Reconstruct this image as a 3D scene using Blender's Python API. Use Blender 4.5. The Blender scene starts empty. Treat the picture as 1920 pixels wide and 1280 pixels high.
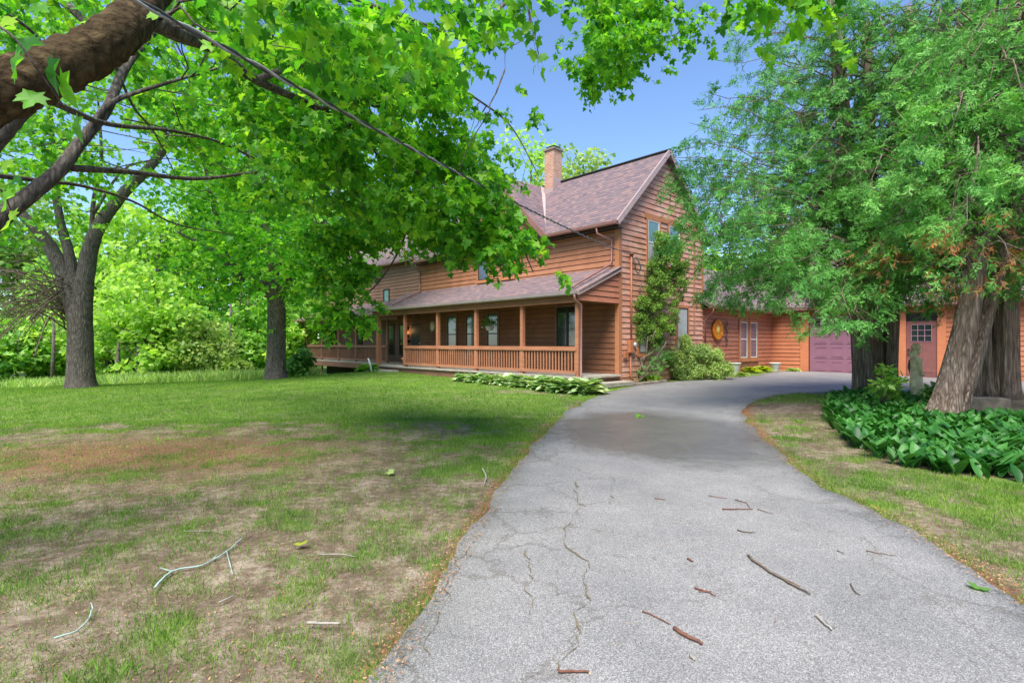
import bpy, bmesh, math, random
import numpy as np
from mathutils import Vector, Matrix
from mathutils.geometry import delaunay_2d_cdt
random.seed(7); rng = np.random.default_rng(7)
S = bpy.context.scene; C = bpy.context.scene.collection
# ------------------------------------------------------------------ camera
F = 1010.0; CX = 960.0; HY = 643.0; CAMZ = 1.6
cam_d = bpy.data.cameras.new('camera'); cam = bpy.data.objects.new('camera', cam_d); C.objects.link(cam)
cam.location = (0, 0, CAMZ); cam.rotation_euler = (math.pi/2, 0, 0)
cam_d.sensor_width = 36; cam_d.lens = 36*F/1920; cam_d.shift_y = 3/1920; cam_d.clip_end = 900; cam_d.clip_start = .05
S.camera = cam
# ------------------------------------------------------------------ light
SUN_EL = 58; SUN_AZ = 197
w = bpy.data.worlds.new('World'); S.world = w; w.use_nodes = True
nt = w.node_tree; sky = nt.nodes.new('ShaderNodeTexSky'); sky.sky_type = 'NISHITA'; sky.sun_disc = False
sky.sun_elevation = math.radians(SUN_EL); sky.sun_rotation = math.radians(SUN_AZ)
sky.ozone_density = 5; sky.air_density = .85; sky.dust_density = .1; sky.altitude = 200
bgn = nt.nodes['Background']; bgn.inputs['Strength'].default_value = .105
nt.links.new(sky.outputs[0], bgn.inputs[0])
sd = bpy.data.lights.new('sun', 'SUN'); sun = bpy.data.objects.new('sun', sd); C.objects.link(sun)
sd.energy = 2.9; sd.angle = math.radians(34); sd.color = (1, .95, .86)
el, az = math.radians(SUN_EL), math.radians(SUN_AZ)
sdir = Vector((math.cos(el)*math.sin(az), math.cos(el)*math.cos(az), math.sin(el)))
sun.rotation_euler = sdir.to_track_quat('Z', 'Y').to_euler(); sun.location = (0, -5, 30)
S.view_settings.view_transform = 'Standard'; S.view_settings.look = 'None'
S.view_settings.gamma = 1; S.view_settings.exposure = 1.5
S.cycles.max_bounces = 8; S.cycles.transparent_max_bounces = 8; S.cycles.diffuse_bounces = 5

# ------------------------------------------------------------------ helpers
def at(px, py, Y): return np.array([(px-CX)/F*Y, Y, CAMZ-(py-HY)/F*Y])
def tag(o, label=None, cat=None, group=None, kind=None):
    if label: o['label'] = label
    if cat: o['category'] = cat
    if group: o['group'] = group
    if kind: o['kind'] = kind
    return o
def empty(name, loc=(0,0,0), rz=0, label=None, cat=None, group=None):
    o = bpy.data.objects.new(name, None); C.objects.link(o); o.location = loc; o.rotation_euler = (0,0,rz)
    o.empty_display_size = .2
    return tag(o, label, cat, group)
def link(name, me, mat, parent=None):
    o = bpy.data.objects.new(name, me); C.objects.link(o)
    if mat:
        for m_ in (mat if isinstance(mat, (list, tuple)) else [mat]): me.materials.append(m_)
    if parent: o.parent = parent
    return o
def npmesh(name, V, Fc, mat, parent=None, smooth=False, attrs=None):
    """V (N,3); Fc (M,k) ints"""
    V = np.asarray(V, np.float32); Fc = np.asarray(Fc, np.int32); k = Fc.shape[1]
    me = bpy.data.meshes.new(name)
    me.vertices.add(len(V)); me.vertices.foreach_set('co', V.ravel())
    me.loops.add(Fc.size); me.loops.foreach_set('vertex_index', Fc.ravel())
    me.polygons.add(len(Fc)); me.polygons.foreach_set('loop_start', np.arange(0, Fc.size, k, dtype=np.int32))
    me.polygons.foreach_set('loop_total', np.full(len(Fc), k, np.int32))
    if smooth: me.polygons.foreach_set('use_smooth', np.ones(len(Fc), bool))
    me.update(calc_edges=True); me.validate()
    if attrs:
        for n_, a_ in attrs.items():
            at_ = me.attributes.new(n_, 'FLOAT', 'POINT'); at_.data.foreach_set('value', np.asarray(a_, np.float32))
    return link(name, me, mat, parent)
class MB:
    def __init__(s): s.v = []; s.f = []; s.uv = []; s.mi = []; s.sm = []; s.m = 0
    def add(s, vs, fs, uvs=None, sm=False):
        b = len(s.v); s.v += [tuple(map(float, p)) for p in vs]
        for i, f in enumerate(fs):
            s.f.append(tuple(b+j for j in f)); s.uv.append(uvs[i] if uvs else None); s.mi.append(s.m); s.sm.append(sm)
        return s
    def box(s, x0, x1, y0, y1, z0, z1):
        if x0 > x1: x0, x1 = x1, x0
        if y0 > y1: y0, y1 = y1, y0
        if z0 > z1: z0, z1 = z1, z0
        v = [(x0,y0,z0),(x1,y0,z0),(x1,y1,z0),(x0,y1,z0),(x0,y0,z1),(x1,y0,z1),(x1,y1,z1),(x0,y1,z1)]
        return s.add(v, [(3,2,1,0),(4,5,6,7),(0,1,5,4),(1,2,6,5),(2,3,7,6),(3,0,4,7)])
    def bar(s, a, b, wd, ht, up=(0,0,1)):
        a = Vector(a); b = Vector(b); d = (b-a).normalized(); up = Vector(up)
        sx = d.cross(up).normalized(); sz = sx.cross(d).normalized(); vs = []
        for p in (a, b):
            for i, j in ((-1,-1),(1,-1),(1,1),(-1,1)): vs.append(p+sx*(i*wd/2)+sz*(j*ht/2))
        return s.add(vs, [(3,2,1,0),(4,5,6,7),(0,1,5,4),(1,2,6,5),(2,3,7,6),(3,0,4,7)])
    def tube(s, pts, rad, n=8, caps=True, wob=0, seed=0):
        pts = [Vector(p) for p in pts]; N = len(pts)
        if not hasattr(rad, '__len__'): rad = [rad]*N
        rr = random.Random(seed); prev = None; vs = []
        for i, p in enumerate(pts):
            d = (pts[min(i+1, N-1)]-pts[max(i-1, 0)]).normalized()
            if prev is None:
                u = d.cross(Vector((0,0,1)) if abs(d.z) < .9 else Vector((1,0,0))).normalized()
            else: u = (prev - d*prev.dot(d)).normalized()
            prev = u; v2 = d.cross(u)
            for k in range(n):
                a = 2*math.pi*k/n; r = rad[i]*(1+wob*(rr.random()-.5))
                vs.append(p+(u*math.cos(a)+v2*math.sin(a))*r)
        fs = [(i*n+k, i*n+(k+1)%n, (i+1)*n+(k+1)%n, (i+1)*n+k) for i in range(N-1) for k in range(n)]
        if caps: fs += [tuple(range(n-1, -1, -1)), tuple((N-1)*n+k for k in range(n))]
        return s.add(vs, fs, sm=True)
    def lathe(s, prof, n=16, c=(0,0,0), sx=1, sy=1):
        vs = []
        for r, z in prof:
            for k in range(n):
                a = 2*math.pi*k/n; vs.append((c[0]+r*sx*math.cos(a), c[1]+r*sy*math.sin(a), c[2]+z))
        N = len(prof)
        fs = [(i*n+k, i*n+(k+1)%n, (i+1)*n+(k+1)%n, (i+1)*n+k) for i in range(N-1) for k in range(n)]
        fs += [tuple(range(n-1, -1, -1)), tuple((N-1)*n+k for k in range(n))]
        return s.add(vs, fs, sm=True)
    def slab(s, ps, th):
        """top polygon ps (ccw seen from above), p0->p1 along the eave; extruded down its normal; uv in metres"""
        ps = [Vector(p) for p in ps]; n = (ps[1]-ps[0]).cross(ps[2]-ps[1]).normalized()
        if n.z < 0: ps = [ps[1], ps[0]]+ps[:1:-1]; n = (ps[1]-ps[0]).cross(ps[2]-ps[1]).normalized()
        ux = (ps[1]-ps[0]).normalized(); uy = n.cross(ux); k = len(ps)
        uv = [(p.dot(ux), p.dot(uy)) for p in ps]
        vs = ps+[p-n*th for p in ps]
        fs = [tuple(range(k)), tuple(range(2*k-1, k-1, -1))]+[(i, k+i, k+(i+1)%k, (i+1)%k) for i in range(k)]
        uvs = [uv, uv[::-1]]+[[(0,0)]*4]*k
        return s.add(vs, fs, uvs)
    def build(s, name, mat, parent=None, bevel=0):
        me = bpy.data.meshes.new(name); me.from_pydata(s.v, [], s.f); me.validate()
        if any(u for u in s.uv) and len(me.polygons) == len(s.f):
            l = me.uv_layers.new(name='UVMap')
            for p, u in zip(me.polygons, s.uv):
                if u:
                    for j, li in enumerate(p.loop_indices): l.data[li].uv = u[j]
        if len(me.polygons) == len(s.f):
            me.polygons.foreach_set('material_index', s.mi); me.polygons.foreach_set('use_smooth', s.sm)
        o = link(name, me, mat, parent)
        if bevel:
            b = o.modifiers.new('bevel', 'BEVEL'); b.width = bevel; b.segments = 2; b.limit_method = 'ANGLE'
        return o
# numpy value noise
_perm = np.random.default_rng(3).random((256, 256))
def vnoise(x, y):
    xi = np.floor(x).astype(int); yi = np.floor(y).astype(int); fx = x-xi; fy = y-yi
    fx = fx*fx*(3-2*fx); fy = fy*fy*(3-2*fy)
    g = lambda a, b: _perm[a % 256, b % 256]
    return (g(xi,yi)*(1-fx)+g(xi+1,yi)*fx)*(1-fy)+(g(xi,yi+1)*(1-fx)+g(xi+1,yi+1)*fx)*fy
def fbm(x, y, o=4):
    s_ = 0; a = .5; t = 0
    for i in range(o): s_ = s_+a*vnoise(x+17.3*i, y+9.1*i); t += a; a *= .5; x = x*2.03; y = y*2.03
    return s_/t
# ------------------------------------------------------------------ materials
def mat(name): 
    m = bpy.data.materials.new(name); m.use_nodes = True; t = m.node_tree; t.nodes.clear()
    out = t.nodes.new('ShaderNodeOutputMaterial'); return m, t, out
def N(t, ty, **kw):
    n = t.nodes.new(ty)
    for k, v in kw.items():
        if k.startswith('i_'):
            k = k[2:]; k = int(k) if k.isdigit() else k.replace('_', ' ')
            n.inputs[k].default_value = v
        else: setattr(n, k, v)
    return n
def L(t, a, b): t.links.new(a, b)
def ramp(t, fac, stops, interp='LINEAR'):
    r = t.nodes.new('ShaderNodeValToRGB'); r.color_ramp.interpolation = interp; e = r.color_ramp.elements
    while len(e) > 1: e.remove(e[-1])
    e[0].position = stops[0][0]; e[0].color = (*stops[0][1], 1)
    for p, c in stops[1:]: q = e.new(p); q.color = (*c, 1)
    if fac is not None: L(t, fac, r.inputs[0])
    return r.outputs[0]
def mixc(t, f, a, b, mode='MIX'):
    m = t.nodes.new('ShaderNodeMix'); m.data_type = 'RGBA'; m.blend_type = mode
    for sock, v in ((m.inputs[0], f), (m.inputs[6], a), (m.inputs[7], b)):
        if hasattr(v, 'links') or isinstance(v, bpy.types.NodeSocket): L(t, v, sock)
        else: sock.default_value = v if not isinstance(v, tuple) else (*v, 1)
    return m.outputs[2]
def mathn(t, op, a, b=0.0, c=None):
    m = t.nodes.new('ShaderNodeMath'); m.operation = op
    for i, v in enumerate((a, b) if c is None else (a, b, c)):
        if isinstance(v, bpy.types.NodeSocket): L(t, v, m.inputs[i])
        else: m.inputs[i].default_value = v
    return m.outputs[0]
def bsdf(t, out, col, rough=.7, bump=None, bstr=.3, bdist=.01, metal=0, spec=.4, trans=0):
    b = t.nodes.new('ShaderNodeBsdfPrincipled')
    if isinstance(col, tuple): b.inputs['Base Color'].default_value = (*col, 1)
    else: L(t, col, b.inputs['Base Color'])
    if isinstance(rough, bpy.types.NodeSocket): L(t, rough, b.inputs['Roughness'])
    else: b.inputs['Roughness'].default_value = rough
    b.inputs['Metallic'].default_value = metal; b.inputs['Specular IOR Level'].default_value = spec
    if bump is not None:
        bn = t.nodes.new('ShaderNodeBump'); bn.inputs['Strength'].default_value = bstr; bn.inputs['Distance'].default_value = bdist
        L(t, bump, bn.inputs['Height']); L(t, bn.outputs[0], b.inputs['Normal'])
    L(t, b.outputs[0], out.inputs[0]); return b
def coords(t, scale=(1,1,1), kind='Object'):
    tc = t.nodes.new('ShaderNodeTexCoord'); mp = t.nodes.new('ShaderNodeMapping'); mp.inputs['Scale'].default_value = scale
    L(t, tc.outputs[kind], mp.inputs[0]); return mp.outputs[0]
def noise(t, vec, sc, det=4, rough=.6, dist=0):
    n = N(t, 'ShaderNodeTexNoise', i_Scale=sc, i_Detail=det, i_Roughness=rough, i_Distortion=dist); L(t, vec, n.inputs['Vector']); return n.outputs[0]
def rnd_island(t): return t.nodes.new('ShaderNodeNewGeometry').outputs['Random Per Island']

def wood(name, c0, c1, grey=(.32,.24,.2), greyamt=.0, rough=.72, grain=(1.2,1.2,26)):
    m, t, out = mat(name); r = rnd_island(t); v = coords(t, grain); g = noise(t, v, 2.2, 5, .65, .3)
    base = ramp(t, r, [(0, c0), (1, c1)]); base = mixc(t, .55, base, ramp(t, g, [(.3, tuple(x*.62 for x in c0)), (.7, tuple(min(1, x*1.25) for x in c1))]))
    st = noise(t, coords(t, (1,1,.6)), 1.3, 4, .6)
    base = mixc(t, ramp(t, st, [(.45, (0,0,0)), (.8, (.75,)*3)]), base, tuple(x*.72 for x in c0))
    if greyamt:
        wz = noise(t, coords(t, (.8,.8,3)), 1.7, 6, .7)
        base = mixc(t, ramp(t, wz, [(.42, (0,0,0)), (.62, (greyamt,)*3)]), base, grey)
    bsdf(t, out, base, rough, g, .35, .006, spec=.25); return m
M = {}
M['siding'] = wood('siding', (.40,.14,.08), (.54,.215,.13), greyamt=.0)
M['siding_gable'] = wood('siding_gable', (.46,.19,.12), (.62,.29,.20), grey=(.68,.44,.35), greyamt=.7)
M['siding_porch_shaded'] = wood('siding_porch_shaded', (.21,.085,.042), (.29,.125,.065))  # darker base colour paints the porch shade into wall and beam
M['siding_garage'] = wood('siding_garage', (.44,.15,.075), (.54,.20,.10))
M['trim'] = wood('trim', (.42,.17,.08), (.50,.21,.10))
M['trim_garage'] = wood('trim_garage', (.52,.18,.08), (.58,.21,.10))
M['porch_wood'] = wood('porch_wood', (.38,.15,.08), (.49,.215,.12))
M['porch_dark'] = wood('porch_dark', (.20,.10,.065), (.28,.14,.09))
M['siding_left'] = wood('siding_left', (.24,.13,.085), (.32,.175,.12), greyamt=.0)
def simple(name, col, rough=.6, nz=0, sc=8, metal=0, bstr=.2, spec=.4):
    m, t, out = mat(name); g = noise(t, coords(t), sc, 5, .6)
    c = ramp(t, g, [(.3, tuple(x*(1-nz) for x in col)), (.7, tuple(min(1, x*(1+nz)) for x in col))])
    bsdf(t, out, c, rough, g, bstr, .004, metal, spec); return m
M['gutter'] = simple('gutter', (.25,.12,.10), .4, .12, 3)
M['gutter_grey'] = simple('gutter_grey', (.30,.24,.24), .4, .15, 3)
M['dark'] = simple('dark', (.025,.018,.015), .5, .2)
M['drip'] = simple('drip', (.06,.055,.07), .4, .1)
M['concrete'] = simple('concrete', (.36,.32,.27), .9, .25, 5, bstr=.4)
M['stone'] = simple('stone', (.22,.18,.14), .9, .45, 6, bstr=.7)
M['white_pot'] = simple('white_pot', (.66,.64,.61), .7, .12, 5)
M['terracotta'] = simple('terracotta', (.48,.2,.09), .8, .15, 6)
M['white'] = simple('white', (.78,.77,.76), .4, .05, 4)
M['blind'] = simple('blind', (.45,.47,.47), .4, .1, 4)
M['black_metal'] = simple('black_metal', (.02,.02,.02), .35, .2)
M['grey_metal'] = simple('grey_metal', (.16,.13,.12), .5, .3, 9, metal=.4)
M['steel'] = simple('steel', (.6,.6,.6), .3, .1, 9, metal=.7)
M['cable'] = simple('cable', (.05,.05,.05), .6, .3, 30)
M['cable_grey'] = simple('cable_grey', (.3,.29,.28), .5, .3, 30)
M['box_brown'] = simple('box_brown', (.40,.15,.07), .6, .15, 6)
M['bronze'] = simple('bronze', (.85,.74,.5), .5, .3, 9)
M['door_purple'] = simple('door_purple', (.25,.12,.165), .45, .06, 3)
M['door_line'] = simple('door_line', (.36,.2,.25), .4, .05, 3)
M['door_red'] = simple('door_red', (.22,.085,.075), .5, .12, 5)
M['flashing'] = simple('flashing', (.42,.30,.28), .4, .1, 5)
M['mat_grey'] = simple('mat_grey', (.07,.075,.11), .9, .2, 20)
def glass(name, col, rough=.06):
    m, t, out = mat(name); g = noise(t, coords(t), 1.5, 2)
    bsdf(t, out, ramp(t, g, [(.3, col), (.7, tuple(x*1.6 for x in col))]), rough, g, .03, .02, spec=.9).inputs['Coat Weight'].default_value = .6
    return m
M['glass'] = glass('glass', (.02,.032,.03)); M['glass_low'] = glass('glass_low', (.015,.02,.022), .12)
M['glass_green_reflect'] = glass('glass_green_reflect', (.07,.15,.11), .1); M['glass_blue'] = glass('glass_blue', (.08,.09,.13), .1)  # green pane colour paints in the green reflections, no curtain behind
def lamp_mat():
    m, t, out = mat('lamp_glow'); e = N(t, 'ShaderNodeEmission', i_Strength=14.0); e.inputs[0].default_value = (1,.55,.2,1); L(t, e.outputs[0], out.inputs[0]); return m
M['lamp'] = lamp_mat()
def shingle():
    m, t, out = mat('shingle'); tc = t.nodes.new('ShaderNodeTexCoord')
    br = N(t, 'ShaderNodeTexBrick', i_Scale=1.0, offset=.37, offset_frequency=2)
    br.inputs['Brick Width'].default_value = .21; br.inputs['Row Height'].default_value = .14
    br.inputs['Mortar Size'].default_value = .006; br.inputs['Mortar Smooth'].default_value = .3; br.inputs['Bias'].default_value = -.1
    br.inputs['Color1'].default_value = (0,0,0,1); br.inputs['Color2'].default_value = (1,1,1,1); br.inputs['Mortar'].default_value = (0,0,0,1)
    L(t, tc.outputs['UV'], br.inputs['Vector'])
    sc = t.nodes.new('ShaderNodeMapping'); sc.inputs['Scale'].default_value = (1,1,1); L(t, tc.outputs['UV'], sc.inputs[0])
    n1 = noise(t, sc.outputs[0], 2.5, 3); n2 = noise(t, sc.outputs[0], 90, 2)
    f = mathn(t, 'ADD', mathn(t, 'MULTIPLY', br.outputs[0], .75), mathn(t, 'MULTIPLY', n1, .3))
    col = ramp(t, f, [(.12, (.09,.075,.09)), (.38, (.155,.115,.125)), (.62, (.23,.145,.14)), (.9, (.32,.20,.17))])
    col = mixc(t, .35, col, ramp(t, n2, [(.3, (.07,.05,.06)), (.7, (.42,.3,.3))]))
    # course lines
    sx = t.nodes.new('ShaderNodeSeparateXYZ'); L(t, tc.outputs['UV'], sx.inputs[0])
    fr = mathn(t, 'FRACT', mathn(t, 'DIVIDE', sx.outputs[1], .14))
    edge = mathn(t, 'LESS_THAN', fr, .2)
    seg = mathn(t, 'GREATER_THAN', br.outputs[0], .35)
    col = mixc(t, mathn(t, 'MULTIPLY', edge, mathn(t, 'MULTIPLY_ADD', seg, .3, .55)), col, (.03,.022,.03))
    bsdf(t, out, col, .9, mathn(t, 'ADD', fr, n2), .4, .01, spec=.2); return m
M['shingle'] = shingle()
def brick():
    m, t, out = mat('brick'); v = coords(t); mp = t.nodes.new('ShaderNodeVectorMath'); mp.operation = 'ADD'
    sx = t.nodes.new('ShaderNodeSeparateXYZ'); L(t, v, sx.inputs[0]); cb = t.nodes.new('ShaderNodeCombineXYZ')
    L(t, mathn(t, 'ADD', sx.outputs[0], sx.outputs[1]), cb.inputs[0]); L(t, sx.outputs[2], cb.inputs[1])
    br = N(t, 'ShaderNodeTexBrick', i_Scale=1.0); br.inputs['Brick Width'].default_value = .2; br.inputs['Row Height'].default_value = .075
    br.inputs['Mortar Size'].default_value = .01; br.inputs['Color1'].default_value = (.42,.16,.08,1); br.inputs['Color2'].default_value = (.55,.27,.16,1)
    br.inputs['Mortar'].default_value = (.5,.42,.36,1); L(t, cb.outputs[0], br.inputs['Vector'])
    bsdf(t, out, br.outputs[0], .85, br.outputs[1], .4, -.01); return m
M['brick'] = brick()
def leafmat(name, cols, trans=.45, rough=.45, spec=.35, tm=(1.25,1.3,.6), clump=.0):
    m, t, out = mat(name); r = rnd_island(t)
    k = len(cols); c = ramp(t, r, [(i/(k-1), cols[i]) for i in range(k)])
    g = noise(t, coords(t), 1.1, 3)
    c = mixc(t, .5, c, mixc(t, 1.0, c, ramp(t, g, [(.35, (.5,.6,.7)), (.65, (1.5,1.35,1.1))]), 'MULTIPLY'))
    b = bsdf(t, out, c, rough, spec=spec)
    tr = t.nodes.new('ShaderNodeBsdfTranslucent'); L(t, mixc(t, 1.0, c, tm, 'MULTIPLY'), tr.inputs[0])
    mx = t.nodes.new('ShaderNodeMixShader'); mx.inputs[0].default_value = trans
    L(t, b.outputs[0], mx.inputs[1]); L(t, tr.outputs[0], mx.inputs[2]); L(t, mx.outputs[0], out.inputs[0]); return m
M['maple_leaf'] = leafmat('maple_leaf', [(.04,.19,.02), (.10,.36,.03), (.19,.50,.03), (.35,.62,.045)], .56)
M['maple_far'] = leafmat('maple_far', [(.08,.27,.03), (.18,.44,.035), (.32,.58,.05)], .55)
M['tree_pale'] = leafmat('tree_pale', [(.20,.36,.08), (.33,.48,.12), (.48,.56,.2)], .45)
M['tree_mid'] = leafmat('tree_mid', [(.12,.32,.05), (.24,.48,.08), (.38,.60,.13)], .5)
M['tree_bright'] = leafmat('tree_bright', [(.2,.42,.05), (.36,.60,.09), (.52,.70,.16)], .5)
M['tree_dark'] = leafmat('tree_dark', [(.08,.22,.05), (.15,.34,.07), (.25,.45,.11)], .45)
M['cedar_leaf'] = leafmat('cedar_leaf', [(.045,.17,.035), (.10,.32,.06), (.21,.50,.11)], .3, .6, .2)
M['cedar_bright'] = leafmat('cedar_bright', [(.07,.27,.05), (.16,.44,.09), (.32,.62,.15)], .35, .6, .2)
M['cedar_brown'] = leafmat('cedar_brown', [(.30,.11,.04), (.42,.18,.07), (.3,.2,.1)], .2, .8, .1)
M['juniper'] = leafmat('juniper', [(.07,.18,.04), (.17,.33,.06), (.38,.54,.10)], .3, .6, .2)
M['shrub'] = leafmat('shrub', [(.24,.42,.10), (.42,.58,.18), (.62,.70,.32)], .35)
M['hosta'] = leafmat('hosta', [(.16,.36,.10), (.36,.52,.22), (.66,.74,.5)], .3, .5)
M['yellow_hosta'] = leafmat('yellow_hosta', [(.35,.46,.04), (.5,.58,.06)], .4)
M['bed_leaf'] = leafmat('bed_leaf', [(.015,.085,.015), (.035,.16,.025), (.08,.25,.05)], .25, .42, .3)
M['grass'] = leafmat('grass', [(.09,.20,.03), (.17,.32,.045), (.34,.42,.13)], .35, .6, .2)
M['grass_lush'] = leafmat('grass_lush', [(.09,.23,.025), (.17,.34,.035), (.32,.45,.08)], .35, .6, .2)
M['meadow'] = leafmat('meadow', [(.2,.40,.07), (.38,.55,.14), (.55,.62,.28)], .4, .6, .2)
M['litter'] = leafmat('litter', [(.16,.08,.04), (.36,.17,.07), (.48,.33,.2), (.25,.12,.06)], .1, .9, .1)
def bark(name, c0, c1, sc=(9,9,1.6), bs=.9):
    m, t, out = mat(name); v = coords(t, sc); n1 = noise(t, v, 1.6, 6, .7, .6); n2 = noise(t, coords(t), 3, 4)
    vo = N(t, 'ShaderNodeTexVoronoi', feature='DISTANCE_TO_EDGE', i_Scale=1.3); L(t, v, vo.inputs['Vector'])
    h = mathn(t, 'ADD', n1, mathn(t, 'MULTIPLY', vo.outputs['Distance'], .7))
    c = ramp(t, h, [(.35, tuple(x*.25 for x in c0)), (.6, c0), (.95, c1)])
    c = mixc(t, ramp(t, n2, [(.4, (0,0,0)), (.7, (.5,)*3)]), c, tuple(x*.6 for x in c1))
    bsdf(t, out, c, .95, h, bs, .05, spec=.15); return m
M['bark_maple'] = bark('bark_maple', (.12,.10,.085), (.30,.26,.22), (14,14,3))
M['bark_limb'] = bark('bark_limb', (.07,.045,.022), (.20,.14,.07), (5,9,9), 1)
M['bark_cedar'] = bark('bark_cedar', (.22,.155,.12), (.58,.46,.37), (16,16,1.1), 1)
M['twig'] = simple('twig', (.14,.10,.07), .9, .4, 20)
M['twig_grey'] = simple('twig_grey', (.34,.30,.26), .9, .3, 20)
M['twig_lichen'] = simple('twig_lichen', (.34,.44,.40), .9, .3, 20)
M['twig_red'] = simple('twig_red', (.16,.07,.045), .9, .3, 20)
M['crack'] = simple('crack', (.16,.13,.08), .95, .5, 30)
M['statue'] = simple('statue', (.95,.62,.38), .85, .4, 7, bstr=.6)
M['statue_red'] = simple('statue_red', (.26,.13,.09), .85, .4, 7, bstr=.6)

# ------------------------------------------------------------------ terrain
CP = np.array([(0,0,0),(0,2.5,0),(3,2.5,0),(-3,3,0),(0,6,.02),(.5,10,.07),(3.5,12,.14),(2.2,15.7,.16),(3.6,17.9,.22),(8,21.5,.25),
  (12.8,26.3,.27),(17.5,21.6,.19),(21,18,.18),(-1.5,20.3,.22),(-4,23.5,.27),(-6.6,25.7,.28),(-3,15,.2),(-10.4,24,.02),(-15,19,0),(-10,14,.02),
  (-9,28,-.12),(-12,32,-.5),(-14,36,-.9),(-20,28,-.55),(-28,28,-.9),(-12,45,-1.4),(-30,45,-1.6),(-45,30,-1.3),(-25,18,-.3),(0,45,-.6),(-3,34,-.2),(30,40,.2),(30,15,.1),
  (15,8,.08),(8,5,.04),(9,11,.22),(10,14,.22),(6,9,.12),(-8,6,0),(-20,8,-.15),(0,-12,0),(20,-12,0),(-20,-12,-.1),(9,18,.2),
  (70,70,0),(-80,80,-2),(0,110,-1),(110,0,0),(-110,0,-1.5),(0,-80,0)], float)
_c = 2.5
_A = np.sqrt(((CP[:,None,:2]-CP[None,:,:2])**2).sum(-1)+_c*_c)
_w = np.linalg.solve(_A, CP[:,2]-CP[:,2].mean())
def T(x, y):
    x = np.asarray(x, float); y = np.asarray(y, float); s_ = np.full(x.shape, CP[:,2].mean())
    for (a, b, _), wi in zip(CP, _w): s_ = s_+wi*np.sqrt((x-a)**2+(y-b)**2+_c*_c)
    return s_
def G(px, py, far=60):
    """ground point seen at a pixel"""
    lo, hi = 1.0, far; ys = np.linspace(1, far, 1200); d = at(px, py, 1.0)-np.array([0,0,CAMZ])
    zz = CAMZ+d[2]*ys-T(d[0]*ys, ys); i = np.argmax(zz < 0)
    if zz[i] >= 0: i = len(ys)-1
    Y = ys[i]; return np.array([d[0]*Y, Y, float(T(d[0]*Y, Y))])
# driveway outline
left_e = [(640,1420),(718,1280),(800,1150),(880,1010),(940,920),(985,850),(1040,790),(1090,757),(1135,737),(1170,728)]
right_e = [(1990,1185),(1920,1140),(1800,1060),(1640,965),(1540,915),(1490,880),(1440,835),(1405,800),(1391,775),(1402,757),(1440,744),(1520,737),(1600,735),(1700,733),(1800,731),(1960,735)]
Lp = [G(*p)[:2] for p in left_e]; Rp = [G(*p)[:2] for p in right_e]
H0 = np.array([3.564, 18.0]); hx = np.array([.6813,-.7320]); hy = np.array([.7320,.6813])
def HW(a, b): return H0+a*hx+b*hy
outline = [np.array([-1.0,-4.0])]+[np.array([-.85, 1.2])]+Lp+[HW(.75,1.2),HW(.9,3.0),HW(1.15,5),HW(1.5,7.2),HW(1.0,9.5),HW(.8,12.0),HW(1.75,12.56),HW(4.6,12.56),HW(9.5,12.35),HW(16,12.2),HW(17,6.0)]+Rp[::-1]+[np.array([4.2,1.0]),np.array([4.5,-4.0])]
def smooth_poly(P, it=2):
    P = np.array(P)
    for _ in range(it):
        Q = []
        for i in range(len(P)): a, b = P[i], P[(i+1)%len(P)]; Q += [a*.75+b*.25, a*.25+b*.75]
        P = np.array(Q)
    return P
OL = smooth_poly(outline)
def densify(P, d):
    Q = []
    for i in range(len(P)):
        a, b = P[i], P[(i+1)%len(P)]; n = max(1, int(np.linalg.norm(b-a)/d))
        for k in range(n): Q.append(a+(b-a)*k/n)
    return np.array(Q)
OLd = densify(OL, .07)
ang = np.array([fbm(OLd[:,0]*1.6, OLd[:,1]*1.6, 5), fbm(OLd[:,0]*1.6+50, OLd[:,1]*1.6+50, 5)]).T-.5
OLd = OLd+ang*.28
def inpoly(P, x, y):
    x = np.asarray(x); y = np.asarray(y); ins = np.zeros(x.shape, bool)
    x1, y1 = P[:,0], P[:,1]; x2, y2 = np.roll(x1, -1), np.roll(y1, -1)
    for a, b, c, d in zip(x1, y1, x2, y2):
        if b == d: continue
        k = ((b > y) != (d > y)) & (x < (c-a)*(y-b)/(d-b)+a); ins ^= k
    return ins
def dist_poly(P, x, y):
    x = np.asarray(x, float); y = np.asarray(y, float); best = np.full(x.shape, 1e9)
    x1, y1 = P[:,0], P[:,1]; x2, y2 = np.roll(x1, -1), np.roll(y1, -1)
    for a, b, c, d in zip(x1, y1, x2, y2):
        L2 = (c-a)**2+(d-b)**2+1e-9; t_ = np.clip(((x-a)*(c-a)+(y-b)*(d-b))/L2, 0, 1)
        best = np.minimum(best, (x-a-t_*(c-a))**2+(y-b-t_*(d-b))**2)
    return np.sqrt(best)
BED = smooth_poly([G(*p)[:2] for p in [(1548,790),(1600,842),(1700,878),(1820,898),(1960,915),(2250,900),(2250,800),(1960,790),(1850,795),(1760,770),(1690,750),(1600,742),(1550,752)]])
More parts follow.
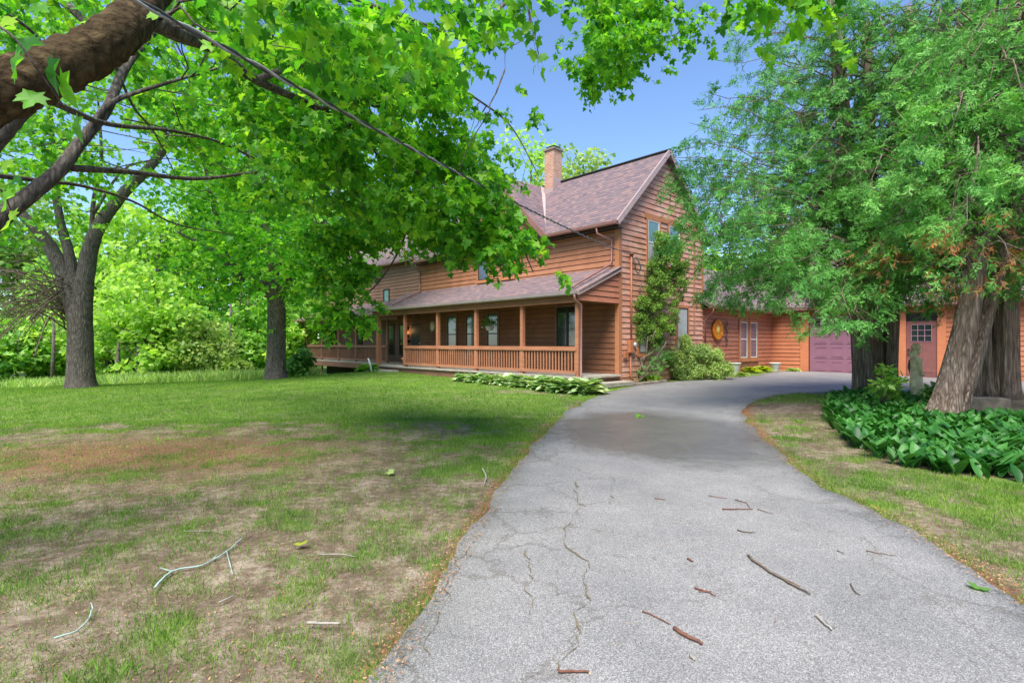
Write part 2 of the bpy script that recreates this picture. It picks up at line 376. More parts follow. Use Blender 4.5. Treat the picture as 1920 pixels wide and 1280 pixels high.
# bare / litter masks  (1 = lush grass, 0 = bare)
def grassiness(x, y):
    n = fbm(x*.55+3, y*.55+8, 4); n2 = fbm(x*3.6, y*3.6+30, 5)
    far = 1/(1+np.exp(-(y-(9.9+.0*x)+2.2*(n-.5))*1.6))
    strip = np.exp(-((x+.35-(y-7)*.05)/1.35)**2)*1/(1+np.exp(-(y-5.4)*1.6))        # green band near the drive
    rightg = (x > 2)*np.exp(-((y-5.6-.0*x)/1.5)**2)*.95*(x < 9)
    g = np.maximum(np.maximum(far*1.0, strip*.9), .54+0*x)
    litter = np.exp(-((x+5.2)/3.6)**2-((y-8.0)/1.7)**2); g = g-litter*.42
    R = (x > 1.2) & (y < 13.8)
    rdirt = .22+.75*np.clip(rightg, 0, 1)+.5*np.clip((y-11.5)/2, 0, 1)
    g = np.where(R, rdirt, g)
    near_house = np.exp(-((y-15.6)/1.0)**2-((x-1.2)/2.2)**2)*.35; g = g-near_house
    g = g+(n-.5)*.5+(n2-.5)*1.7*np.where(far > .8, .45, 1)
    return g
# ground sheet
def axis(a, b, st, lo, hi, g=1.17):
    c_ = list(np.arange(a, b, st)); s1 = st; q = c_[-1]
    while q < hi: s1 *= g; q += s1; c_.append(q)
    s1 = st; q = c_[0]
    while q > lo: s1 *= g; q -= s1; c_.insert(0, q)
    return np.array(c_)
gx = axis(-9, 9.5, .075, -220, 220); gy = axis(1.6, 13, .075, -120, 300, 1.09)
XX, YY = np.meshgrid(gx, gy); ZZ = T(np.clip(XX, -110, 110), np.clip(YY, -80, 110))
ZZ = ZZ+(fbm(XX*1.3, YY*1.3, 4)-.5)*.05
onroad = inpoly(OL, XX, YY); dr = dist_poly(OL, XX, YY)
ZZ = np.where(onroad, ZZ-np.clip(dr*.6, 0, .12)-.01, ZZ)
gness = grassiness(XX, YY)
edge_lit = np.exp(-(dr/.16)**2)
nx, ny = len(gx), len(gy); ii = np.arange(nx*ny).reshape(ny, nx)
GF = np.stack([ii[:-1,:-1], ii[:-1,1:], ii[1:,1:], ii[1:,:-1]], -1).reshape(-1, 4)
def groundmat():
    m, t, out = mat('ground'); a = N(t, 'ShaderNodeAttribute', attribute_name='grassy'); e = N(t, 'ShaderNodeAttribute', attribute_name='edge')
    o = N(t, 'ShaderNodeAttribute', attribute_name='rust'); v = coords(t)
    n1 = noise(t, v, 9, 6, .75); n2 = noise(t, v, 60, 4, .7); n3 = noise(t, v, 2.2, 5, .65); n4 = noise(t, v, 170, 2, .6)
    dirt = ramp(t, mathn(t, 'MULTIPLY_ADD', n1, .6, mathn(t, 'MULTIPLY', n3, .4)), [(.34, (.09,.065,.042)), (.48, (.18,.135,.095)), (.62, (.37,.30,.235))])
    dirt = mixc(t, .5, dirt, mixc(t, 1.0, dirt, ramp(t, mathn(t, 'MULTIPLY_ADD', n2, .5, mathn(t, 'MULTIPLY', n4, .5)), [(.38, (.3,.27,.25)), (.6, (1.6,1.57,1.5))]), 'MULTIPLY'))
    rust = ramp(t, mathn(t, 'MULTIPLY_ADD', n2, .5, mathn(t, 'MULTIPLY', n4, .5)), [(.38, (.07,.04,.025)), (.5, (.2,.10,.05)), (.63, (.42,.2,.09))])
    rf = mathn(t, 'ADD', mathn(t, 'ADD', o.outputs['Fac'], e.outputs['Fac']), mathn(t, 'MULTIPLY', mathn(t, 'SUBTRACT', n1, .5), 1.6))
    dirt = mixc(t, ramp(t, rf, [(.35, (0,0,0)), (.75, (.85,)*3)]), dirt, rust)
    green = ramp(t, mathn(t, 'MULTIPLY_ADD', n2, .65, mathn(t, 'MULTIPLY', n1, .35)), [(.32, (.05,.10,.018)), (.5, (.12,.21,.035)), (.68, (.26,.34,.09))])
    green = mixc(t, ramp(t, n3, [(.4, (0,0,0)), (.75, (.6,)*3)]), green, mixc(t, .6, green, (.30,.32,.10)))
    gf = mathn(t, 'ADD', a.outputs['Fac'], mathn(t, 'MULTIPLY', mathn(t, 'SUBTRACT', n2, .5), 1.1))
    c = mixc(t, ramp(t, gf, [(.48, (0,0,0)), (.95, (.95,)*3)]), dirt, green)
    bsdf(t, out, c, .95, mathn(t, 'ADD', n2, n4), .6, .02, spec=.1); return m
rustm = .75*np.exp(-((XX+5.4)/3.8)**2-((YY-7.6)/2.0)**2)+.3*np.exp(-((XX-5.0)/1.6)**2-((YY-9.5)/2.4)**2)
gr = npmesh('ground', np.stack([XX, YY, ZZ], -1).reshape(-1, 3), GF, groundmat(), smooth=True,
            attrs={'grassy': (gness-.18/(1+np.exp((YY-9.5)*1.5))).ravel(), 'edge': (edge_lit*.8).ravel(), 'rust': rustm.ravel()})
tag(gr, 'patchy lawn with bare earth and fallen needles', 'ground', kind='structure')
# driveway sheet
inner = []
for x in np.arange(-2, 30, .3):
    for y in np.arange(-4, 30, .3): inner.append((x+.07*math.sin(7*y), y+.07*math.sin(5*x)))
inner = np.array(inner); k = inpoly(OLd, inner[:,0], inner[:,1]) & (dist_poly(OL, inner[:,0], inner[:,1]) > .3); inner = inner[k]
allp = [Vector(p) for p in OLd]+[Vector(p) for p in inner]
r_ = delaunay_2d_cdt(allp, [], [list(range(len(OLd)))], 1, 1e-5)
dv = np.array([(p.x, p.y) for p in r_[0]]); df = np.array([f for f in r_[2] if len(f) == 3])
dz = T(dv[:,0], dv[:,1])+.022+(fbm(dv[:,0]*.7, dv[:,1]*.7, 3)-.5)*.03
def wetness(x, y):
    c_ = G(1230, 812); d_ = ((x-c_[0]+(y-c_[1])*.02)/1.95)**2+((y-c_[1])/2.6)**2
    return np.clip(1.35-d_, 0, 1)
V3 = np.column_stack([dv, dz])
def drivemat():
    m, t, out = mat('asphalt'); v = coords(t); wa = N(t, 'ShaderNodeAttribute', attribute_name='wet'); ea = N(t, 'ShaderNodeAttribute', attribute_name='edge')
    n1 = noise(t, v, 260, 3, .7); n2 = noise(t, v, 1.1, 6, .65); n3 = noise(t, v, 6, 5, .7)
    vo = N(t, 'ShaderNodeTexVoronoi', i_Scale=190.0); L(t, v, vo.inputs['Vector'])
    agg = mathn(t, 'MULTIPLY_ADD', vo.outputs['Color'], .5, mathn(t, 'MULTIPLY', n1, .5))
    c = ramp(t, agg, [(.22, (.06,.058,.056)), (.42, (.19,.182,.176)), (.58, (.28,.272,.262)), (.78, (.54,.52,.50))])
    c = mixc(t, 1.0, c, ramp(t, n2, [(.3, (.78,.78,.80)), (.7, (1.12,1.1,1.1))]), 'MULTIPLY')
    c = mixc(t, ramp(t, n3, [(.55, (0,0,0)), (.75, (.35,)*3)]), c, (.16,.15,.145))
    # fine crazing
    dv_ = N(t, 'ShaderNodeVectorMath', operation='MULTIPLY_ADD'); nn = N(t, 'ShaderNodeTexNoise', i_Scale=2.5, i_Detail=5.0, i_Roughness=.7); L(t, v, nn.inputs['Vector'])
    L(t, nn.outputs['Color'], dv_.inputs[0]); dv_.inputs[1].default_value = (.7,.7,.7); L(t, v, dv_.inputs[2])
    cr = N(t, 'ShaderNodeTexVoronoi', feature='DISTANCE_TO_EDGE', i_Scale=1.1); L(t, dv_.outputs[0], cr.inputs['Vector'])
    ed = mathn(t, 'LESS_THAN', cr.outputs['Distance'], mathn(t, 'MULTIPLY', ea.outputs['Fac'], .011))
    c = mixc(t, mathn(t, 'MULTIPLY', ed, .4), c, (.09,.075,.055))
    wf = mathn(t, 'ADD', wa.outputs['Fac'], mathn(t, 'MULTIPLY', mathn(t, 'SUBTRACT', n2, .5), 1.5))
    wf = mathn(t, 'ADD', wf, mathn(t, 'MULTIPLY', mathn(t, 'SUBTRACT', n3, .5), .5))
    wr = ramp(t, wf, [(.25, (0,0,0)), (.9, (1,1,1))])
    c = mixc(t, wr, c, mixc(t, 1.0, c, (.50,.50,.48), 'MULTIPLY'))
    rg = mixc(t, wr, (.62,.62,.62), (.3,.3,.3))
    rr = t.nodes.new('ShaderNodeSeparateColor'); L(t, rg, rr.inputs[0])
    bsdf(t, out, c, rr.outputs[0], agg, .4, .006, spec=.5); return m
dd = dist_poly(OL, dv[:,0], dv[:,1])
drive = npmesh('driveway', V3, df, drivemat(), smooth=True, attrs={'wet': wetness(dv[:,0], dv[:,1]), 'edge': .35+np.exp(-(dd/.7)**2)*1.3+.8*np.exp(-((dv[:,0]-.2)/.9)**2)})
tag(drive, 'weathered grey asphalt driveway curving to the garage', 'driveway', kind='structure')
bm = bmesh.new(); bm.from_mesh(drive.data); be = [e for e in bm.edges if e.is_boundary]
ex = bmesh.ops.extrude_edge_only(bm, edges=be)
for q in ex['geom']:
    if isinstance(q, bmesh.types.BMVert): q.co.z -= .07
bm.to_mesh(drive.data); bm.free()
def droad(x, y): return float(T(x, y)+.022+(fbm(np.array(x)*.7, np.array(y)*.7, 3)-.5)*.03)
# long cracks filled with debris
def ribbon(mb, pts, wd, seed=0):
    rr = random.Random(seed); P = []
    for i in range(len(pts)-1):
        for k in range(14):
            f = k/14; p = pts[i]*(1-f)+pts[i+1]*f; P.append(p+np.array([float(fbm(np.array(p[1]*7.0), np.array(seed*9.0), 4)-.5)*.13, 0, 0]))
    vs = []; fs = []
    for i, p in enumerate(P):
        ww = wd*(.15+1.6*float(vnoise(np.array(p[1]*9.0), np.array(seed+.5)))**2); z = droad(p[0], p[1])+.008
        vs += [(p[0]-ww, p[1], z), (p[0]+ww, p[1]+.01, z)]
        if i: fs.append((2*i-2, 2*i-1, 2*i+1, 2*i))
    mb.add(vs, fs)
mb = MB()
for j, pl in enumerate([[(1075,910),(1090,955),(1060,1000),(1050,1020),(1105,1075),(1098,1130),(1085,1190),(1070,1245),(1050,1275)], [(985,1040),(1000,1075),(992,1110),(996,1170)],
                        [(1145,885),(1150,930),(1140,960)], [(868,1040),(850,1090),(835,1150),(800,1230),(795,1270)], [(1180,860),(1165,840),(1175,820)]]):
    ribbon(mb, [G(*p) for p in pl], .0045 if j else .007, j)
crk = mb.build('crack_fill', M['crack']); tag(crk, 'debris filled cracks running along the asphalt', 'crack', kind='stuff')

# ------------------------------------------------------------------ generic scatter of cards
def place(tmpl_v, tmpl_f, pos, ax, nr, size):
    """instances of a template (x side, y along axis, z normal). returns V,F"""
    ax = ax/np.linalg.norm(ax, axis=1, keepdims=True); nr = nr-ax*(nr*ax).sum(1, keepdims=True)
    nr = nr/(np.linalg.norm(nr, axis=1, keepdims=True)+1e-9); sd_ = np.cross(ax, nr)
    tv = np.asarray(tmpl_v); n = len(pos); size = np.broadcast_to(size, (n,))
    V = (pos[:,None,:]+size[:,None,None]*(tv[None,:,0,None]*sd_[:,None,:]+tv[None,:,1,None]*ax[:,None,:]+tv[None,:,2,None]*nr[:,None,:])).reshape(-1, 3)
    Fc = (np.asarray(tmpl_f)[None]+(np.arange(n)*len(tv))[:,None,None]).reshape(-1, len(tmpl_f[0]))
    return V, Fc
def star(outl, c, zf):
    v = [(c[0], c[1], zf(*c))]+[(x, y, zf(x, y)) for x, y in outl]; n = len(outl)
    return np.array(v), np.array([(0, 1+i, 1+(i+1)%n) for i in range(n)])
h_ = [(.0,.0),(.13,.02),(.40,-.10),(.34,.10),(.66,.22),(.50,.34),(.62,.58),(.36,.50),(.24,.56),(.22,.72)]
mo = h_+[(0,1.0)]+[(-x, y) for x, y in h_[:0:-1]]
MAPLE = star(mo, (0,.36), lambda x, y: .24*abs(x)-.24*y*y+.06*math.sin(7*x+5*y))
MAPLE_S = star([(0,0),(.42,.0),(.58,.5),(.22,.62),(0,1),(-.22,.62),(-.58,.5),(-.42,0)], (0,.36), lambda x, y: .2*abs(x)-.1*y*y)
LEAF = (np.array([(0,0,0),(.28,.45,.06),(0,1,-.12),(-.28,.45,.06)]), np.array([(0,1,2),(0,2,3)]))
def ell_leaf(wd, bend, n=5):
    v = []; f = []
    for i in range(n+1):
        y = i/n; w_ = wd*math.sin(math.pi*min(1, y*.94+.06))**.8; z = -bend*y*y
        v += [(-w_, y, z+.35*w_), (0, y, z), (w_, y, z+.35*w_)]
    for i in range(n):
        a = 3*i; f += [(a, a+1, a+4), (a, a+4, a+3), (a+1, a+2, a+5), (a+1, a+5, a+4)]
    return np.array(v), np.array(f)
BROAD = ell_leaf(.19, .25); HOSTA = ell_leaf(.27, .5, 4)
def frond_t(seed, detail=1):
    rr = random.Random(seed); v = []; f = []
    def rh(a, b, wd):
        a = np.array(a); b = np.array(b); d = (b-a); p = np.array([-d[1], d[0]])/np.linalg.norm(d)*wd; m_ = a*.45+b*.55; i = len(v)
        for q in (a, m_+p, b, m_-p): v.append((q[0], q[1], -.12*q[1]**2+.12*abs(q[0])))
        f.extend([(i, i+1, i+2), (i, i+2, i+3)])
    rh((0,0), (rr.uniform(-.08,.08),1), .03); s_ = 1; nb = 6 if detail else 5
    for j in range(nb):
        hgt = .08+j*.8/nb+rr.uniform(-.04,.04); ln = rr.uniform(.3,.62)*(1-.45*hgt); s_ = -s_ if rr.random() < .85 else s_; a_ = rr.uniform(.5,1.0)
        a = (0, hgt); b = (s_*ln*math.sin(a_), hgt+ln*math.cos(a_)); rh(a, b, .045)
        if detail:
            for q in (.35, .7):
                m_ = (a[0]+(b[0]-a[0])*q, a[1]+(b[1]-a[1])*q); a2 = a_+rr.choice((-.75,.7)); l2 = ln*rr.uniform(.35,.55); rh(m_, (m_[0]+s_*l2*math.sin(a2), m_[1]+l2*math.cos(a2)), .032)
    return np.array(v), np.array(f)
FRONDS = [frond_t(k) for k in range(5)]; FROND_SS = [frond_t(k+20, 0) for k in range(4)]; FROND_S = FROND_SS[0]
def place_mix(tm, pos, ax, nr, size):
    k = rng.integers(0, len(tm), len(pos)); out = []
    for i, t_ in enumerate(tm):
        m_ = k == i
        if m_.any(): out.append(place(*t_, pos[m_], ax[m_], nr[m_], size[m_]))
    return catf(out)
def rnd(n, s=1): return rng.normal(0, s, (n, 3))
def unit(v): return v/(np.linalg.norm(v, axis=-1, keepdims=True)+1e-9)
def strips(starts, dirs, lens, r0, segs=3, droop=.25, sides=3):
    """many thin tapered twigs at once"""
    n = len(starts); ts = np.linspace(0, 1, segs+1)
    P = starts[:,None,:]+dirs[:,None,:]*(lens[:,None]*ts[None])[:,:,None]; P[:,:,2] -= droop*lens[:,None]*ts[None]**2
    r = (r0[:,None] if hasattr(r0, '__len__') else r0)*(1-.75*ts[None]); u = unit(np.cross(dirs, [0,0,1.]+0*dirs)); v2 = unit(np.cross(dirs, u))
    R = []
    for k in range(sides):
        a = 2*math.pi*k/sides; R.append(P+(u[:,None]*math.cos(a)+v2[:,None]*math.sin(a))*(r*np.ones((n,1)))[:,:,None])
    V = np.stack(R, 2).reshape(n, -1, 3); m_ = sides*(segs+1)
    f = np.array([(i*sides+k, i*sides+(k+1)%sides, (i+1)*sides+(k+1)%sides, (i+1)*sides+k) for i in range(segs) for k in range(sides)])
    return V.reshape(-1, 3), (f[None]+(np.arange(n)*m_)[:,None,None]).reshape(-1, 4), P
def catf(parts):
    V = []; Fc = []; b = 0
    for v, f in parts: V.append(v); Fc.append(f+b); b += len(v)
    return np.concatenate(V), np.concatenate(Fc)
def spray_leaves(starts, dirs, tmpl, K, tl, size, droop=.35, nup=1.0):
    """leafy twigs: K leaves down each twig. returns leaf V,F and twig V,F"""
    n = len(starts); lens = tl*(.6+.8*rng.random(n)); tv, tf, P = strips(starts, dirs, lens, .0035*tl/.4, 3, droop)
    ts = np.linspace(.12, 1, K); pos = starts[:,None]+dirs[:,None]*(lens[:,None]*ts)[:,:,None]; pos[:,:,2] -= droop*lens[:,None]*ts**2
    side = unit(np.cross(dirs, [0,0,1.]+0*dirs)); sg = np.where(np.arange(K) % 2, 1, -1)
    ax = dirs[:,None]*.55+side[:,None]*sg[None,:,None]*.8+np.array([0,0,-.45])+rng.normal(0,.35,(n,K,3))
    pet = .35*size; pos = pos+unit(ax)*pet*.8
    nr = np.array([0,0,nup])+rng.normal(0,.55,(n,K,3))
    sz = size*(.65+.6*rng.random((n,K)))
    lv, lf = place(*tmpl, pos.reshape(-1,3), ax.reshape(-1,3), nr.reshape(-1,3), sz.ravel())
    return (lv, lf), (tv, tf)
def poly_pts(poly, n):
    poly = np.array(poly, float); lo = poly.min(0); hi = poly.max(0); out = []
    while len(out) < n:
        q = lo+(hi-lo)*rng.random((n*2, 2)); k_ = inpoly(poly, q[:,0], q[:,1]); out += list(q[k_])
    return np.array(out[:n])
def pix3(q, Y): return np.stack([(q[:,0]-CX)/F*Y, Y, CAMZ-(q[:,1]-HY)/F*Y], -1)
def crown_region(poly, Y0, Y1, ntw, K, tl, size, tmpl, clump=7, spread=.2, droop=.35, origin=None):
    nc = max(1, ntw//clump); q = poly_pts(poly, nc); Y = Y0+(Y1-Y0)*rng.random(nc); c_ = pix3(q, Y)
    c_ = np.repeat(c_, clump, 0); st = c_+rnd(len(c_))*np.array([spread,spread,spread*.55])
    o = np.array(origin if origin is not None else [-5, 2, 5]); rad = (c_-o); rad[:,2] = 0
    d_ = unit(unit(rad)*.55+rnd(len(c_), .6)*np.array([1,1,.35])+np.array([0,0,-.12]))
    return spray_leaves(st, d_, tmpl, K, tl, size, droop), c_[::clump]
def branch_pts(a, b, n=6, sag=.0, wob=.06, seed=0):
    rr = np.random.default_rng(seed); a = np.array(a, float); b = np.array(b, float); L_ = np.linalg.norm(b-a); P = []
    for i in range(n+1):
        f = i/n; p = a*(1-f)+b*f; p[2] -= sag*L_*4*f*(1-f)*-1; p = p+(rr.normal(0, wob*L_/n, 3) if 0 < i < n else 0); P.append(p)
    return P

# ------------------------------------------------------------------ house
HR = math.atan2(-.7320, .6813)
house = empty('house', (3.564, 18.0, 0), HR, 'long two storey house with reddish brown lap siding, covered porch and attached garage', 'house')
def part(mb, name, m, parent=None, label=None, bevel=0):
    o = mb.build(name, M[m] if isinstance(m, str) else m, parent or house, bevel)
    if label: o['label'] = label
    return o
EX = .186
def siding(mb, A, B, nrm, z0, z1, prof=None, seed=0, lm=(2.2,4.6)):
    """lap boards along A->B (2D), outward normal nrm; prof(z)->(t0,t1) limits"""
    rr = random.Random(seed); A = np.array(A, float); B = np.array(B, float); Lw = np.linalg.norm(B-A); d = (B-A)/Lw; n = np.array(nrm, float)
    z = z0
    while z < z1-.01:
        zt = min(z+EX, z1)-.013; a0, a1 = prof(z) if prof else (0, Lw); b0, b1 = prof(zt) if prof else (0, Lw)
        cuts = [0.0]; q = rr.uniform(.5, lm[1])
        while q < Lw-.4: cuts.append(q); q += rr.uniform(*lm)
        cuts.append(Lw); j1 = rr.uniform(-.002,.002)
        for i in range(len(cuts)-1):
            c0, c1 = cuts[i]+(.0015 if i else 0), cuts[i+1]-(.0015 if i < len(cuts)-2 else 0)
            l0, l1 = max(c0, a0), min(c1, a1); u0, u1 = max(c0, b0), min(c1, b1)
            if l1-l0 < .02: continue
            if u1-u0 < .005: m_ = min(max((b0+b1)/2, l0), l1); u0 = m_-.003; u1 = m_+.003
            th = .03+rr.uniform(-.003,.003); zj = z+rr.uniform(-.002,.002)
            P = lambda t_, o_, zz: (*(A+d*t_+n*o_), zz)
            v = [P(l0,0,zj),P(l1,0,zj),P(l1,th,zj),P(l0,th,zj),P(u0,0,zt),P(u1,0,zt),P(u1,.008,zt),P(u0,.008,zt)]
            mb.add(v, [(0,1,2,3),(7,6,5,4),(3,2,6,7),(1,5,6,2),(0,3,7,4),(0,4,5,1)])
        z = zt+.013
EZ = 5.6; RZ = 8.66; RY = 2.84
sl = (RZ-EZ)/(RY+.35)
def gab(z, c=2.84, half=2.84, ez=EZ+sl*.35-.08):   # wall profile under the roof
    if z <= ez: return (c-half, c+half)
    k_ = half-(z-ez)/sl; return (c-max(k_, 0), c+max(k_, 0))
WB = .26
# structural cores, dark so the board gaps read as lap shadow lines
mb = MB()
mb.box(-11.9, -.03, .03, 5.65, .1, 5.5)                       # main
mb.box(-25.5, -11.9, 1.24, 7.0, -.6, 6.1)                     # left section
mb.box(-6, -.03, 5.65, 16, .1, 3.2); mb.box(-.03, 16, 12.63, 18.5, .1, 3.2)
zt = RZ-.14
mb.add([(-.03,.0,5.4),(-.03,5.68,5.4),(-.03,2.84,zt),(-11.85,.0,5.4),(-11.85,5.68,5.4),(-11.85,2.84,zt)], [(0,1,2),(5,4,3),(0,3,4,1),(1,4,5,2),(2,5,3,0)])
mb.add([(-3.2,.03,5.4),(-9.26,.03,5.4),(-6.23,.03,zt),(-3.2,2.6,5.4),(-9.26,2.6,5.4),(-6.23,2.6,zt)], [(2,1,0),(3,4,5),(0,1,4,3),(1,2,5,4),(2,0,3,5)])
mb.add([(-25.4,1.3,6.0),(-25.4,6.9,6.0),(-25.4,4.1,8.5),(-12,1.3,6.0),(-12,6.9,6.0),(-12,4.1,8.5)], [(2,1,0),(3,4,5),(0,1,4,3),(1,2,5,4),(2,0,3,5)])
part(mb, 'wall_core', 'dark')
mb = MB(); siding(mb, (0,0), (0,5.68), (1,0), WB, RZ-.15, lambda z: gab(z), 1); part(mb, 'wall', 'siding_gable', label='gable end wall of sun bleached lap siding')
mb = MB(); siding(mb, (0,5.68), (0,12.6), (1,0), .2, 3.05, None, 2); part(mb, 'wall', 'siding', label='low wing wall with two narrow windows')
mb = MB(); siding(mb, (0,12.6), (1.5,12.6), (0,-1), .2, 3.15, None, 3); siding(mb, (4.75,12.6), (5.3,12.6), (0,-1), .2, 3.15, None, 4)
siding(mb, (6.7,12.6), (16,12.6), (0,-1), .2, 3.15, None, 5); siding(mb, (1.5,12.6), (6.7,12.6), (0,-1), 2.86, 3.15, None, 5); part(mb, 'wall', 'siding_garage', label='garage front wall of bright orange siding')
mb = MB(); siding(mb, (-11.9,0), (0,0), (0,-1), .5, 3.1, None, 6); part(mb, 'wall', 'siding_porch_shaded', label='wall under the porch, its brown darkened for porch shade'); mb = MB(); siding(mb, (-11.9,0), (0,0), (0,-1), 3.1, 5.72, None, 66)
siding(mb, (-9.07,0), (-3.39,0), (0,-1), 5.72, RZ-.15, lambda z: gab(z, 2.84, 2.84), 7); part(mb, 'wall', 'porch_wood', label='upper front wall with its cross gable')
mb = MB(); siding(mb, (-25.5,1.2), (-11.9,1.2), (0,-1), .4, 6.2, None, 8); part(mb, 'wall', 'siding_left', label='darker brown wall of the far left section')
mb = MB(); siding(mb, (-11.9,1.2), (-11.9,0), (-1,0), .5, 5.6, None, 9); part(mb, 'wall', 'siding_left')
# trim: corner boards, frieze
mb = MB(); mb.box(-.12, .045, -.045, -.001, .3, 5.6); mb.box(.001, .045, -.001, .12, .3, 5.7); part(mb, 'corner_board', 'trim')
mb = MB(); mb.box(.001, .05, 5.58, 5.70, 3.1, 5.6); part(mb, 'corner_board', 'trim')
mb = MB(); mb.box(1.36, 1.72, 12.53, 12.599, .15, 3.1); part(mb, 'door_post', 'trim_garage')
mb = MB(); mb.box(5.2, 5.48, 12.53, 12.599, .15, 3.1); part(mb, 'door_post', 'trim_garage')
mb = MB(); mb.box(6.52, 6.8, 12.53, 12.599, .15, 3.1); part(mb, 'door_post', 'trim_garage')
mb = MB(); mb.box(.03, .052, 4.93, 4.99, 2.0, 6.2); part(mb, 'cable_strip', 'trim')
mb = MB(); mb.box(.03, .055, 1.5, 4.05, 6.02, 6.2); part(mb, 'band_board', 'trim')
mb = MB(); mb.box(.03, .05, 5.72, 12.55, .22, .42); mb.box(.03,.05, 8.8, 11.1, 2.72, 3.0); part(mb, 'band_board', 'trim')
# windows
def window(ax, a0, a1, z0, z1, plane=0, out=1, frame='trim', pane='glass', low=None, mid=None, split=False, sash=None, fw=.09):
    """ax 'y': wall hy=plane facing -y (a along x); ax 'x': wall hx=plane facing +x (a along y)"""
    mk = MB(); o0, o1 = .028, .06
    def bx(m_, p0, p1, q0, q1, d0, d1):
        if ax == 'x': m_.box(plane+d0, plane+d1, p0, p1, q0, q1)
        else: m_.box(p0, p1, plane-d1, plane-d0, q0, q1)
    bx(mk, a0-fw, a0, z0-fw, z1+fw, o0, o1); bx(mk, a1, a1+fw, z0-fw, z1+fw, o0, o1)
    bx(mk, a0, a1, z1, z1+fw, o0, o1); bx(mk, a0, a1, z0-fw, z0, o0, o1)
    wdw = mk.build('window', M[frame], house)
    if frame == 'trim':
        s_ = MB(); bx(s_, a0-fw-.03, a1+fw+.03, z0-fw-.04, z0-fw, .03, .10); s_.build('sill', M[frame], wdw)
    sm = MB(); sw = .035; e0, e1 = .03, .052; segs = [(a0, a1)] if not split else [(a0, (a0+a1)/2-.02), ((a0+a1)/2+.02, a1)]
    if split: bx(sm, (a0+a1)/2-.02, (a0+a1)/2+.02, z0, z1, e0, .056)
    for b0, b1 in segs:
        bx(sm, b0, b0+sw, z0, z1, e0, e1); bx(sm, b1-sw, b1, z0, z1, e0, e1); bx(sm, b0+sw, b1-sw, z1-sw, z1, e0, e1); bx(sm, b0+sw, b1-sw, z0, z0+sw, e0, e1)
        if mid: bx(sm, b0+sw, b1-sw, mid-.022, mid+.022, e0, e1)
    sm.build('sash', M[sash or 'dark'], wdw)
    for b0, b1 in segs:
        rngs = [(z0+sw, z1-sw, pane)] if not mid else [(z0+sw, mid-.022, low or pane), (mid+.022, z1-sw, pane)]
        for q0, q1, pm in rngs:
            p_ = MB(); bx(p_, b0+sw, b1-sw, q0, q1, .031, .038); p_.build('pane', M[pm], wdw)
    return wdw
def fwin(s0, s1, z0, z1, **k_): return window('y', -s1, -s0, z0, z1, 0, **k_)
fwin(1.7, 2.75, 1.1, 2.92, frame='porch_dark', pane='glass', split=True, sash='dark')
for a, b in ((6.05,6.7),(7.5,8.15),(8.9,9.55)): fwin(a, b, 1.0, 2.84, frame='porch_dark', pane='glass_green_reflect', low='glass_low', mid=2.0)
for a, b in ((5.12,5.75),(6.7,7.33)): fwin(a, b, 4.3, 5.2, pane='glass_blue')
for a, b, mid in ((16.4,16.95,1.82),(15.25,15.75,1.82),(24.0,24.5,1.82),(20.2,20.8,1.82)): window('y', -b, -a, .98, 2.62, 1.2, frame='dark', pane='glass_green_reflect', low='glass_low', mid=mid, fw=.06)
window('y', -17.5, -16.95, 4.0, 4.7, 1.2, frame='dark', pane='glass_green_reflect', fw=.06)
window('x', 1.68, 2.41, 4.45, 5.98, pane='glass_green_reflect', low='blind', mid=5.2, sash='white')
window('x', 3.1, 3.83, 4.45, 5.98, pane='glass_green_reflect', low='blind', mid=5.2, sash='white')
window('x', 3.68, 4.45, 1.25, 2.95, pane='blind', low='blind', mid=1.75, sash='dark')
window('x', 1.12, 1.75, 1.25, 2.95, pane='glass_green_reflect', low='blind', mid=2.1, sash='dark')
for a in (9.08, 10.13): window('x', a, a+.7, .94, 2.55, pane='glass_blue', mid=1.78, sash='white', fw=.14)
# roof
mb = MB(); X1 = -12.1
mb.slab([(-12.1,-.35,EZ),(.25,-.35,EZ),(.25,RY,RZ),(-12.1,RY,RZ)], .12)
mb.slab([(.25,6.03,EZ),(-12.1,6.03,EZ),(-12.1,RY,RZ),(.25,RY,RZ)], .12)
main_roof = part(mb, 'roof', 'shingle', label='steep main roof of reddish grey shingles')
mb = MB(); mb.slab([(-3.04,-.35,EZ+.012),(-3.04+.0,-.349,EZ+.012),(-6.23,RY,RZ+.012),(-6.23,-.35,RZ+.012)], .10)
mb.v = []; mb.f = []; mb.uv = []; mb.mi = []; mb.sm = []
def tri_slab(mb, a, b, c, th=.1):
    a, b, c = Vector(a), Vector(b), Vector(c)   # a eave front, b ridge back, c ridge front
    n = (b-a).cross(c-a).normalized()
    if n.z < 0: n = -n
    uy = Vector((0,1,0)); ux = n.cross(uy).normalized()
    uv = [(p.dot(uy), p.dot(ux)) for p in (a, b, c)]
    mb.add([a,b,c,a-n*th,b-n*th,c-n*th], [(0,1,2),(5,4,3),(0,3,4,1),(1,4,5,2),(2,5,3,0)], [uv, uv, [(0,0)]*4, [(0,0)]*4, [(0,0)]*4])
tri_slab(mb, (-3.04,-.38,EZ+.01), (-6.23,RY,RZ+.01), (-6.23,-.38,RZ+.01)); tri_slab(mb, (-9.42,-.38,EZ+.01), (-6.23,RY,RZ+.01), (-6.23,-.38,RZ+.01))
part(mb, 'roof', 'shingle', label='cross gable roof above the porch')
mb = MB(); mb.bar((-3.04,-.2,EZ+.06), (-6.2,RY-.05,RZ+.04), .14, .02, (0,0,1)); part(mb, 'valley_flashing', 'flashing')
